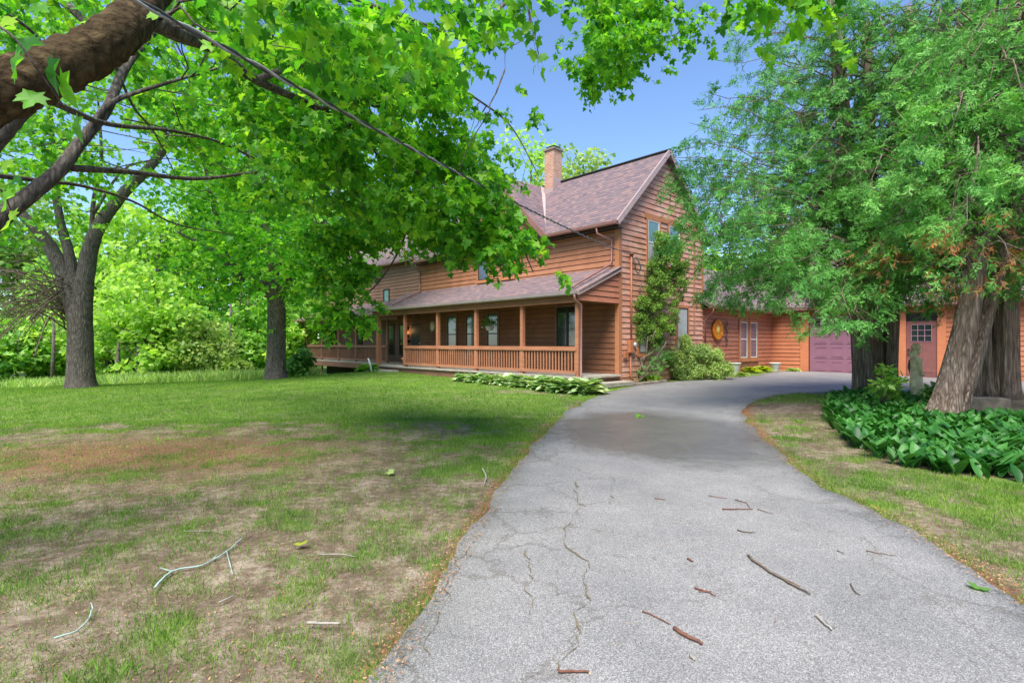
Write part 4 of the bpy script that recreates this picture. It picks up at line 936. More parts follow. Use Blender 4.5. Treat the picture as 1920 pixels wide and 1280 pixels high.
# grey limbs at the left, going up
br([(-70,480,5.2),(0,410,5.4),(60,362,5.6),(110,320,5.8),(150,268,6.0),(200,205,6.3),(240,120,6.8),(330,10,7.6),(420,-120,8.8)], .095,.035,10)
br([(140,290,5.95),(175,230,6.1),(215,190,6.3),(300,160,6.8),(420,125,7.6)], .045,.015); br([(135,315,5.9),(240,322,6.6),(370,335,7.4),(500,322,8.3),(640,322,9.2)], .04,.012)
br([(-60,320,5.4),(0,330,5.5),(90,340,5.9),(160,350,6.4),(250,378,7.2),(330,420,8.2),(440,440,9.2)], .03,.008); br([(95,190,5.2),(200,232,6),(320,245,7),(420,270,8),(520,320,9)], .035,.01)
br([(-80,330,5.3),(-20,270,5.3),(30,220,5.4),(60,195,5.4)], .12,.06,10); br([(120,5,6.5),(170,55,6.2),(140,80,5.8),(120,110,5.6)], .05,.02); br([(0,20,7),(60,60,7.5),(120,130,8)], .03,.01)
br([(215,120,6.6),(250,200,7),(290,250,7.4),(330,330,8.4)], .02,.006)
rr_ = random.Random(5)
for i in range(26):
    x0 = rr_.uniform(60,380); y0 = rr_.uniform(80,330); Y = rr_.uniform(7,11); x1 = x0+rr_.uniform(60,220); y1 = y0+rr_.uniform(-20,130)
    br([(x0,y0,Y),((x0+x1)/2+rr_.uniform(-15,15),(y0+y1)/2+rr_.uniform(-25,10),Y+.4),(x1,y1,Y+1)], .012,.003,5,i)
LV = []; TW = []; skelA = None
regs = [([(330,-60),(960,-60),(880,30),(770,70),(560,100),(420,60),(340,30)], 3.4, 5.6, 150, 10, .36, .10, MAPLE),
 ([(420,60),(820,90),(850,160),(890,240),(925,330),(915,380),(850,415),(760,420),(620,380),(480,280),(410,150)], 6.0, 9.2, 1150, 11, .36, .092, MAPLE),
 ([(780,420),(930,410),(925,440),(850,470),(795,455)], 7.2, 8.2, 80, 10, .28, .10, MAPLE),
 ([(900,360),(940,370),(960,430),(962,495),(940,470)], 6.8, 7.6, 60, 10, .26, .10, MAPLE),
 ([(960,440),(975,450),(970,470),(962,465)], 7, 7.4, 6, 9, .2, .09, MAPLE),
 ([(570,400),(680,410),(680,460),(635,530),(600,550),(570,500)], 8.2, 9.8, 170, 11, .32, .09, MAPLE),
 ([(690,385),(800,400),(795,440),(740,455),(700,440)], 8.0, 9.2, 70, 11, .3, .092, MAPLE),
 ([(660,470),(700,480),(705,500),(670,500)], 8.4, 9.2, 22, 10, .26, .10, MAPLE),
 ([(600,560),(650,565),(700,590),(650,605),(600,590)], 8.4, 9.4, 46, 10, .3, .10, MAPLE),
 ([(1070,-50),(1290,-50),(1280,40),(1220,80),(1170,140),(1100,150),(1060,90)], 8.6, 10.2, 300, 10, .34, .10, MAPLE),
 ([(1400,-60),(1570,-60),(1560,10),(1510,32),(1450,20),(1410,0)], 4.6, 5.6, 42, 9, .24, .10, MAPLE),
 ([(840,10),(920,-20),(965,10),(950,50),(900,70)], 6.5, 7.5, 30, 9, .26, .09, MAPLE),
 ([(975,190),(990,190),(1000,230),(985,240)], 7.8, 8.4, 12, 8, .2, .09, MAPLE),
 ([(-60,-60),(420,-60),(420,90),(300,60),(120,120),(-60,100)], 6, 10, 170, 10, .5, .11, MAPLE),
 ([(240,90),(450,130),(540,300),(570,400),(480,390),(380,310),(270,220)], 9, 13, 330, 10, .45, .11, MAPLE),
 ([(-60,200),(160,180),(200,330),(60,440),(-60,430)], 9, 14, 110, 10, .5, .11, MAPLE)]
LBR = []
for reg in regs:
    poly, Y0, Y1, ntw, K, tl, size, tm_ = reg
    (lv, lf), (tv, tf) = crown_region(poly, Y0, Y1, ntw, K, tl, size, tm_)[0]; LV.append((lv-mo_, lf)); TW.append((tv-mo_, tf))
    # supply branches from nearest skeleton points
    if ntw < 45: continue
    nc = max(2, ntw//22); q = poly_pts(poly, nc); Yc = Y0+(Y1-Y0)*rng.random(nc); cc = pix3(q, Yc)-mo_; sk = np.array(skel)
    for c_ in cc:
        j = np.argmin(((sk-c_)**2).sum(1)); a = sk[j]
        if np.linalg.norm(c_-a) < 3.5: BR.tube(branch_pts(a, c_, 6, sag=.05, wob=.25, seed=int(j)), [.011-.0013*i for i in range(7)], 5)
# big near leaves at far left
px_ = [(45,70,1.55,.12,-1.2),(85,130,1.5,.13,-.6),(110,165,1.5,.13,-.3),(60,170,1.6,.11,-1.6),(135,235,1.7,.11,-.5),(20,110,1.5,.12,-1.0),(20,395,1.5,.10,-1.5),(5,360,1.45,.10,-1.1),(10,300,2.2,.1,-1.3),(30,330,2.3,.1,-1.7),(290,20,2.9,.12,-1.4),(15,30,2.0,.12,-1.8),(70,5,2.2,.12,-1.5)]
pos = np.array([at(a, b, c_)-mo_ for a, b, c_, s_, d_ in px_]); ax = np.array([(math.cos(d_), -.15, math.sin(d_)) for *_, d_ in px_]); nr = np.array([(-.2+.6*random.random(), .75, .55) for _ in px_])
LV.append(place(*MAPLE, pos, ax, nr, np.array([q[3]*.66 for q in px_])))
br([(-60,20,1.5),(20,65,1.5),(70,130,1.5),(130,215,1.65)], .004,.002,5); br([(-60,330,1.45),(0,355,1.45),(20,392,1.5)], .004,.002,5)
BR.build('branches', M['bark_maple'], mp)
v, f = catf(LV); npmesh('crown', v, f, M['maple_leaf'], mp); v, f = catf(TW); npmesh('twigs', v, f, M['twig'], mp)
print('maple leaves', len(f))

# ------------------------------------------------------------------ trees B, C on lawn
def flare(base, top, r0, r1, n=12, bend=.1, seed=0):
    P = []; R = []; rr = np.random.default_rng(seed); b0 = rr.normal(0, bend, 2)
    for i in range(n+1):
        t_ = i/n; P.append(np.array(base)*(1-t_)+np.array(top)*t_+np.array([b0[0], b0[1], 0])*math.sin(math.pi*t_))
        R.append(r1+(r0-r1)*(1-t_)+r0*.45*math.exp(-t_*(np.linalg.norm(np.array(top)-base)/.35)))
    return P, R
def yard_tree(name, px, py, wpx, label, limbs, regs, leafm, tips=(), tmpl=MAPLE_S, bare=()):
    p = G(px, py); Y = p[1]; r = wpx/2/F*Y; e_ = empty(name, tuple(p), 0, label, 'tree'); R_ = lambda a, b, dy=0: at(a, b, Y+dy)-p
    tt = limbs[0]; b_ = MB(); P, R = flare(np.array([0,0,-.15]), R_(tt[0], tt[1]), r, r*.92, 22, .02); R[-1] *= .55; R[-2] *= .85; R[-3] *= .95; bumpy_tube(b_, P, R, 24, .06, int(px), .6); b_.build('trunk', M['bark_maple'], e_)
    b_ = MB(); sk = []
    for i, (pts, r0, r1) in enumerate(limbs[1]):
        Q = catmull([R_(*q) for q in pts], 6); m_ = len(Q); b_.tube(Q, [r0+(r1-r0)*k_/(m_-1) for k_ in range(m_)], 10, wob=.1, seed=i); sk += Q
    LV = []; sk = np.array(sk)
    for poly, Y0, Y1, ntw, K, tl, size, *sp in regs:
        (l_, t_), cc = crown_region(poly, Y0, Y1, ntw, K, tl, size, tmpl, clump=6, spread=sp[0] if sp else .8, origin=[p[0], p[1], 5]); LV.append((l_[0]-p, l_[1]))
        for c_ in cc[::4]:
            c_ = c_-p; j = np.argmin(((sk-c_)**2).sum(1)); d_ = np.linalg.norm(c_-sk[j])
            if d_ < 6: b_.tube(branch_pts(sk[j], c_, 5, sag=.04, wob=.2, seed=int(j)), [.035-.005*k_ for k_ in range(6)], 5)
    b_.build('branches', M['bark_maple'], e_)
    if bare:
        b_ = MB()
        for i in range(bare[0]):
            rr = random.Random(i); x0, y0 = bare[1]; x1 = rr.uniform(*bare[2]); y1 = rr.uniform(*bare[3]); dy = rr.uniform(-3,1.5)
            Q = catmull([R_(x0+rr.uniform(-8,8), y0+rr.uniform(-40,60), 0), R_((x0+x1)/2, (y0+y1)/2-rr.uniform(5,35), dy*.5), R_(x1, y1, dy)], 5); m_ = len(Q)
            b_.tube(Q, [.022*(1-k_/m_)+.006 for k_ in range(m_)], 4)
            for j in range(4):
                k_ = rr.randrange(3, m_-1); a = Q[k_]; c_ = a+np.array([rr.uniform(-1,.2), rr.uniform(-.5,.5), rr.uniform(-1.1,.3)]); b_.tube([a, (a+c_)/2+[0,0,.1], c_], [.011,.008,.003], 4)
        b_.build('dead_branches', M['twig'], e_)
    v, f = catf(LV); npmesh('crown', v, f, M[leafm], e_); return e_
yard_tree('shade_tree', 152, 727, 42, 'large lawn tree with forked grey trunk at the far left and dead lower branches', ((150,565),
  [([(151,610),(160,520),(178,440),(225,370),(300,290),(360,180)], .34,.1), ([(149,612),(122,520),(85,450),(40,400),(-20,330)], .33,.1), ([(148,560),(128,470),(110,400),(100,300),(90,150)], .2,.07), ([(172,450),(175,380),(190,300),(185,200)], .09,.04), ([(176,400),(230,320),(290,300)], .06,.02)]),
  [([(-120,-80),(380,-80),(430,120),(330,260),(120,330),(-80,330)], 15, 23, 800, 9, .9, .16), ([(-60,130),(160,200),(140,420),(60,440),(-60,400)], 16, 20, 120, 9, .8, .15)], 'maple_far', bare=(44,(128,560),(-90,70),(470,680)))
yard_tree('shade_tree', 517, 711, 34, 'lawn tree with single straight trunk left of the porch and dense maple crown', ((519,560),
  [([(518,600),(515,500),(500,420),(470,300),(450,150)], .34,.1), ([(519,560),(560,480),(620,380),(680,260)], .26,.06), ([(517,560),(460,530),(400,470),(340,440)], .16,.05), ([(515,540),(440,500),(405,400),(380,300)], .12,.04)]),
  [([(330,120),(620,80),(760,250),(730,390),(650,460),(590,520),(500,540),(430,560),(400,500),(350,420),(320,280)], 20, 27, 1500, 9, .9, .17), ([(380,440),(500,470),(480,560),(430,590),(395,540)], 20, 23, 120, 9, .7, .16), ([(540,470),(620,470),(620,560),(580,580)], 21, 25, 70, 9, .8, .15), ([(420,360),(620,360),(630,500),(560,540),(440,545)], 18.5, 22, 260, 9, .8, .16)], 'maple_leaf')

# ------------------------------------------------------------------ background trees
def bg_tree(name, px, Y, pyb, pyt, wpx, m, label, n=2600, leaf=.3, seed=0, trunk=True, cat='tree', group=None, zcut=.1, tmpl=MAPLE_S, nclump=None):
    x = (px-CX)/F*Y; zb = float(T(x, Y)); H = CAMZ-(pyt-HY)/F*Y-zb; Rw = wpx/2/F*Y
    e_ = empty(name, (x, Y, zb), 0, label, cat, group); c0 = H*(.55 if trunk else .5); rz = H*(.47 if trunk else .52)
    k_ = nclump or int(26+H*2); cs = clumps((0,0,c0), (Rw*.8, Rw*.8, rz*.86), k_, min(Rw, rz)*.33, seed, .7)
    foliage_blob(cs, n, tmpl, leaf, m, e_, 'crown')
    b_ = MB(); P, R = flare(np.array([0,0,-.3]), np.array([Rw*.1, 0, H*.85]), .05+H*.014, .04, 8, .3, seed)
    b_.tube(P, R, 8)
    for i, c_ in enumerate(cs[::2]): z_ = max(.15*H, c_[2]*.6); b_.tube(branch_pts((0,0,z_), c_[:3], 4, wob=.2, seed=i), [.05,.04,.03,.02,.012], 5)
    b_.build('trunk' if trunk else 'stem', M['bark_maple'], e_); return e_
g1 = 'trees of the far wood beyond the lawn'
# tall back row
rowA = [(-60,52,690,200,330,'tree_dark','dark tall tree at the extreme left edge of the far wood'),(60,56,690,330,260,'tree_pale','tall pale yellow green tree far behind the forked lawn tree'),(170,50,690,380,200,'tree_mid','mid green tree directly behind the forked trunk'),
 (290,46,690,330,260,'tree_bright','broad bright green tree filling the gap between the two lawn trunks'),(395,52,690,260,240,'tree_mid','tall tree rising behind the bright feathery one'),(470,58,690,300,220,'tree_dark','shadowy tall tree just left of the straight trunk'),
 (560,54,690,300,240,'tree_mid','tree rising behind the left end of the porch'),(650,60,690,260,260,'tree_bright','light tree above the roof of the far left section'),(760,62,690,300,260,'tree_mid','tree showing above the left roof valley'),(860,58,690,330,260,'tree_dark','tree behind the main roof left of the chimney')]
for i, (px, Y, pb, pt, wd, m, lb) in enumerate(rowA): bg_tree('woodland_tree', px, Y, pb, pt, wd, M[m], lb, 4200, .42, i+10, group=g1)
bg_tree('woodland_tree', 1085, 42, 500, 222, 150, M['tree_pale'], 'pale leafy tree directly behind the brick chimney', 5200, .26, 44)
bg_tree('woodland_tree', 990, 46, 500, 210, 150, M['tree_bright'], 'yellow green tree between the maple leaves and the chimney', 3000, .32, 45)
bg_tree('woodland_tree', 1335, 44, 600, 440, 150, M['tree_bright'], 'bright tree peeking between the gable and the cedar boughs', 3600, .28, 46)
bg_tree('woodland_tree', 1500, 50, 600, 380, 260, M['tree_mid'], 'tree behind the garage roof, seen through cedar gaps', 3600, .32, 47)
bg_tree('woodland_tree', 1800, 48, 600, 300, 400, M['tree_mid'], 'tree behind the right end of the garage', 4200, .34, 48)
g2 = 'understory bushes at the lawn edge'
rowB = [(15,34,706,600,170,'tree_mid','leafy green bush at the left picture edge'),(95,36,706,590,150,'tree_bright','bright bush left of the forked trunk'),(215,34,706,560,130,'tree_bright','light feathery bush right behind the forked trunk'),
 (275,32,706,480,180,'tree_bright','tall bright feathery young tree between the lawn trunks'),(340,36,706,560,150,'tree_mid','green bush right of the bright young tree'),(385,33,706,580,130,'tree_pale','straw coloured drooping bush mid way to the straight trunk'),
 (560,36,706,600,110,'tree_bright','bright leafy bush right of the straight trunk'),(480,40,706,570,120,'tree_mid','bush showing left of the straight trunk'),(545,38,706,530,150,'tree_mid','taller bush behind the porch end'),(435,33,712,672,80,'tree_pale','low wispy pale shrub at the lawn edge left of the straight trunk'),(150,42,706,520,200,'tree_pale','pale bushy mass behind the forked trunk')]
for i, (px, Y, pb, pt, wd, m, lb) in enumerate(rowB): bg_tree('woodland_bush', px, Y, pb, pt, wd, M[m], lb, 3200, .26, i+60, trunk=False, cat='bush', group=g2, tmpl=LEAF if m == 'tree_pale' else MAPLE_S)
for i, (px, Y, pt, lb) in enumerate([(97,33,600,'thin bare tree stem among bushes left of the forked trunk'),(218,31,640,'slim pale stem under the bright young tree, leftmost'),(255,31,640,'slim stem under the bright young tree, rightmost'),(430,38,560,'dark thin stem left of the straight trunk'),(462,40,540,'second dark stem left of the straight trunk'),(474,41,550,'dark stem nearest the straight trunk'),(447,42,545,'thin stem between two dark stems')]):
    x = (px-CX)/F*Y; z = float(T(x, Y)); b_ = MB(); ht = CAMZ-(pt-HY)/F*Y-z; b_.tube([(0,0,-.2),(.1,0,ht*.5),(.05,.1,ht)], [.12,.1,.06], 8)
    [b_.tube([(.08,0,ht*q),(.08+s_*.8,.1,ht*q+.5)], [.03,.01], 4) for q, s_ in ((.5,1),(.65,-1),(.8,1))]
    o = b_.build('sapling', M['bark_maple']); o.location = (x, Y, z); tag(o, lb, 'tree', 'bare stems in the wood')
# dark far wood mass so gaps close
cs = []
for px in range(-300, 1000, 40): Y = 74+random.uniform(-3,3); x = (px-CX)/F*Y; cs.append((x, Y, random.uniform(1,7), 3.6, 2.4, random.uniform(4,6)))
o = foliage_blob(cs, 16000, MAPLE_S, .6, M['tree_mid'], None, 'far_wood'); tag(o, 'distant wood closing the view behind the lawn', 'wood', kind='stuff')
cs = []  # unseen tree belt, added for green pane reflections and less low sky light
for px in np.arange(-70, 75, 6.0): cs.append((px+random.uniform(-2,2), -34+random.uniform(-4,2)+abs(px)*.25, random.uniform(2,11), 6, 4, random.uniform(5,7)))
o = foliage_blob(cs, 9000, MAPLE_S, 1.3, M['tree_mid'], None, 'far_wood'); tag(o, 'unseen wood behind the camera, added for reflections in the porch windows', 'wood', kind='stuff')
# shrubs round the left end of the porch
bg_tree('woodland_bush', 556, 29, 716, 655, 70, M['tree_dark'], 'dark bush tucked at the left foot of the porch', 1500, .16, 91, False, 'bush')
# meadow grass
n = 26000; x = rng.uniform(-34, 2, n); y = rng.uniform(27, 41, n); edge_y = 27.3+.12*(x+14)**2*.1*(x < -14)+np.clip((x+14)*.35, 0, 5)
k = (y > edge_y+fbm(x*.4, y*.0+1)*1.5) & (y < edge_y+9) & (x < -.40*y+1.2); x = x[k]; y = y[k]; n = len(x); z = T(x, y)
BL = (np.array([(-.03,0,0),(.03,0,0),(.02,.55,.03),(0,1,.16)]), np.array([(0,1,2),(0,2,3)]))
pos = np.stack([x, y, z], -1); pos = np.repeat(pos, 3, 0)+rnd(n*3, .12)*np.array([1,1,0]); ax = np.array([0,0,1.])+rnd(n*3, .3)
v, f = place(*BL, pos, ax, rnd(n*3), .55*(.5+.9*rng.random(n*3))); o = npmesh('meadow_grass', v, f, M['meadow']); tag(o, 'tall unmown grass beyond the lawn', 'grass', kind='stuff')

# ------------------------------------------------------------------ lawn grass
def tufts(x, y, nb, h, m, name, label, wd=.05, spread=.035, lean=.45):
    n = len(x); z = T(x, y)-.008+(fbm(x*1.3, y*1.3, 4)-.5)*.05; pos = np.repeat(np.stack([x, y, z], -1), nb, 0)
    off = rnd(n*nb, spread)*np.array([1,1,0]); hh = np.repeat(h*(.6+.8*rng.random(n)), nb)*(.5+.8*rng.random(n*nb))
    ax = np.array([0,0,1.])+off/spread*lean*.5+rnd(n*nb, lean*.5); t_ = (np.array([(-wd,0,0),(wd,0,0),(wd*.6,.55,.05),(0,1,.2)]), np.array([(0,1,2),(0,2,3)]))
    v, f = place(*t_, pos+off, ax, rnd(n*nb), hh); o = npmesh(name, v, f, m); return tag(o, label, 'grass', kind='stuff')
def cand(n, x0, x1, y0, y1, thr, soft=.18, ypow=1.0, base=0):
    x = rng.uniform(x0, x1, n); y = y0+(y1-y0)*rng.random(n)**ypow; kp = np.abs(x) < y*1.02+.6; x = x[kp]; y = y[kp]
    g = grassiness(x, y); kp = rng.random(len(x)) < np.clip((g-thr)/soft, base, 1); x = x[kp]; y = y[kp]
    kp = ~inpoly(OL, x, y) | (dist_poly(OL, x, y) < .03); x = x[kp]; y = y[kp]; kp = ~inpoly(BED, x, y); return x[kp], y[kp]
x, y = cand(230000, -11, 11, 2.0, 10.8, .36, .3, 1.1, .22); tufts(x, y, 6, .04, M['grass'], 'lawn_grass', 'sparse tufts of grass on the worn foreground lawn', .035)
x, y = cand(16000, -10, 10, 2.0, 9, .62, .35); tufts(x, y, 11, .06, M['grass_lush'], 'grass_tufts', 'taller green grass tufts scattered in the foreground', .03, .03)
x, y = cand(90000, -22, 8, 8.0, 24, .45, .3, 1.2); kk = ~((x > 3.2) & (y > 16)); x = x[kk]; y = y[kk]; tufts(x, y, 5, .055, M['grass_lush'], 'lawn_grass', 'denser mown lawn stretching to the trees and the porch', .07, .05)
# litter flakes
def flakes(x, y, z, size, m, name, label, flat=.25):
    n = len(x); pos = np.stack([x, y, z], -1); a = rng.random(n)*6.28; ax = np.stack([np.cos(a), np.sin(a), rng.normal(0, flat, n)], -1); nr = np.array([0,0,1.])+rnd(n, flat)
    t_ = (np.array([(0,0,0),(.2,.5,.05),(0,1,0),(-.2,.5,.05)]), np.array([(0,1,2),(0,2,3)])); v, f = place(*t_, pos, ax, nr, size*(.4+rng.random(n))); o = npmesh(name, v, f, m); tag(o, label, 'leaf litter', kind='stuff')
n = 260000; x = rng.uniform(-9, 9, n); y = 2+9*rng.random(n)**1.2; g = grassiness(x, y); dd = dist_poly(OL, x, y)
rs = .75*np.exp(-((x+5.4)/3.8)**2-((y-7.6)/2.0)**2)
k = (rng.random(n) < np.clip(.16+rs*.8+1.2*np.exp(-(dd/.14)**2)-.25*(g > .7), 0, 1)) & (~inpoly(OL, x, y) | (dd < .1)) & (np.abs(x) < y*1.02+.6); x = x[k]; y = y[k]
flakes(x, y, T(x, y)+.012+.035*(inpoly(OL, x, y) | (dist_poly(OL, x, y) < .12)), .019, M['litter'], 'leaf_litter', 'rust coloured needles and leaf bits strewn over bare soil and drive edges')
n = 1500; x = rng.uniform(-1, 6, n); y = 2+12*rng.random(n); dcr = np.minimum(np.abs(x-.25), 2); k = inpoly(OL, x, y) & (rng.random(n) < .2+.8*np.exp(-(dcr/.3)**2)); x = x[k]; y = y[k]
flakes(x, y, np.array([droad(a, b)+.006 for a, b in zip(x, y)]), .022, M['litter'], 'drive_litter', 'small brown bits scattered over the asphalt')
# ------------------------------------------------------------------ fallen twigs on the driveway / lawn
def twig(pts, r, m, label, sub=(), name='fallen_twig', dz=0):
    P = [G(*p) for p in pts]; o0 = P[0].copy(); b_ = MB()
    zf = lambda p: (droad(p[0], p[1]) if inpoly(OL, np.array([p[0]]), np.array([p[1]]))[0] else float(T(p[0], p[1]))+.02)+r*.9+.004
    for p in P: p[2] = zf(p)
    Q = catmull(P, 5) if len(P) > 2 else [P[0]*(1-t_)+P[1]*t_ for t_ in np.linspace(0,1,6)]; m_ = len(Q); rr = random.Random(len(label)); Q = [q+np.array([rr.gauss(0,r*.4), rr.gauss(0,r*.4), 0]) for q in Q]
    b_.tube([q-o0 for q in Q], [r*(1-.5*i/m_) for i in range(m_)], 6, wob=.3, seed=len(label))
    for sp in sub:
        S_ = [G(*p) for p in sp]
        for p in S_: p[2] = zf(p)
        b_.tube([q-o0 for q in S_], [r*.6, r*.3] if len(S_) == 2 else [r*.6]*(len(S_)-1)+[r*.3], 5)
    o = b_.build(name, M[m]); o.location = tuple(o0); return tag(o, label, 'twig', 'twigs fallen on the ground')
twig([(1402,1054),(1430,1075),(1470,1096),(1520,1124)], .010, 'twig', 'longest straight dark twig lying in the middle of the driveway', [[(1450,1088),(1500,1112)]])
twig([(1265,1194),(1295,1207),(1320,1222)], .012, 'twig_red', 'short thick reddish bark stick at the bottom of the driveway')
twig([(1530,1162),(1538,1175),(1557,1190)], .010, 'twig_grey', 'bent tan stick on the driveway right of the thick reddish stick')
twig([(1355,964),(1385,962),(1412,963)], .007, 'twig_red', 'twisted dark twig with side shoots near the wet patch', [[(1378,943),(1400,950),(1407,962)],[(1420,962),(1450,974)]])
twig([(1205,1155),(1225,1166),(1258,1180)], .005, 'twig_red', 'thin curved twig above and left of the thick reddish stick')
twig([(1303,1112),(1325,1117),(1340,1127)], .006, 'twig_red', 'small orange brown broken twig in the drive centre', [[(1310,1118),(1335,1120)]])
twig([(1383,1003),(1398,1005),(1415,1005)], .006, 'twig', 'tiny dark twig below the twisted branched one')
twig([(1624,1044),(1650,1048),(1680,1051)], .004, 'twig', 'fine straight twig towards the right edge of the drive')
twig([(1595,1108),(1602,1118),(1612,1125)], .005, 'twig', 'small curved twig right of the longest one')
twig([(1046,1272),(1075,1271),(1103,1275)], .008, 'twig_red', 'reddish stick at the very bottom edge of the picture')
twig([(1296,1240),(1302,1248)], .009, 'twig_grey', 'stub of pale wood below the thick reddish stick')
twig([(1228,943),(1248,944)], .005, 'twig_red', 'short twig just below the wet patch on the left')
twig([(1328,937),(1345,939),(1364,941)], .004, 'twig_red', 'faint reddish twig above the twisted branched one')
twig([(1570,1044),(1582,1048)], .004, 'twig', 'tiny splinter left of the fine straight twig')
twig([(1290,1060),(1300,1061)], .008, 'twig_red', 'small dark chip of bark in the drive left of the longest twig')
twig([(290,1110),(325,1082),(380,1068),(425,1045),(455,1015)], .008, 'twig_lichen', 'pale lichen covered forked branch lying on the worn lawn', [[(425,1045),(436,1085)],[(400,1058),(408,1050)],[(320,1083),(300,1075)]])
twig([(100,1212),(150,1190),(172,1160),(170,1140)], .005, 'twig_lichen', 'thin curved pale twig at the lower left of the lawn')
twig([(575,1187),(610,1186),(640,1181)], .009, 'twig_grey', 'short grey stick near the bottom centre of the lawn')
twig([(903,884),(912,898),(908,915)], .012, 'twig_grey', 'crooked grey stick beside the left edge of the driveway')
twig([(600,1047),(640,1050),(665,1052)], .005, 'twig_grey', 'straight pale twig in grass above the grey stick')
twig([(410,1143),(440,1128)], .005, 'twig_grey', 'tiny straight twig below the forked lichen branch')
twig([(345,1003),(400,1003),(418,1006)], .003, 'twig_grey', 'hair thin twig just above the forked lichen branch')
def fallen_leaf(px, py, s_, m, label):
    p = G(px, py); p[2] += .04; a = random.random()*6; v, f = place(*MAPLE, np.zeros((1,3)), np.array([[math.cos(a), math.sin(a), .1]]), np.array([[.1,-.2,1.]]), np.array([s_])); v = np.asarray(v); o = npmesh('fallen_leaf', v, f, m); o.location = tuple(p); tag(o, label, 'leaf')
fallen_leaf(1202,783,.16,M['maple_leaf'],'green maple leaf lying alone on the wet driveway'); fallen_leaf(565,1035,.09,M['yellow_hosta'],'yellowish leaf standing in the worn lawn'); fallen_leaf(738,893,.12,M['shrub'],'pale curled leaf on the lawn near the driveway')
fallen_leaf(1833,1120,.1,M['tree_dark'],'dark green leaf on the right side of the driveway')
p = G(697,697); o = MB().add([(-.05,0,0),(.05,0,0),(.02,.03,.55),(-.13,.02,.75),(-.16,.02,.7),(-.05,.03,0)], [(0,1,2,3,4)]); b_ = MB(); b_.tube([(0,0,0),(-.1,0,.45),(-.17,0,.62)], [.03,.05,.03], 8); b_.tube([(0,0,0),(.03,0,-.1)], [.02,.02], 6)
o = b_.build('garden_stake', M['white']); o.location = tuple(p); o.scale = (1,.5,1); tag(o, 'white leaning garden stake in front of the left porch', 'stake')

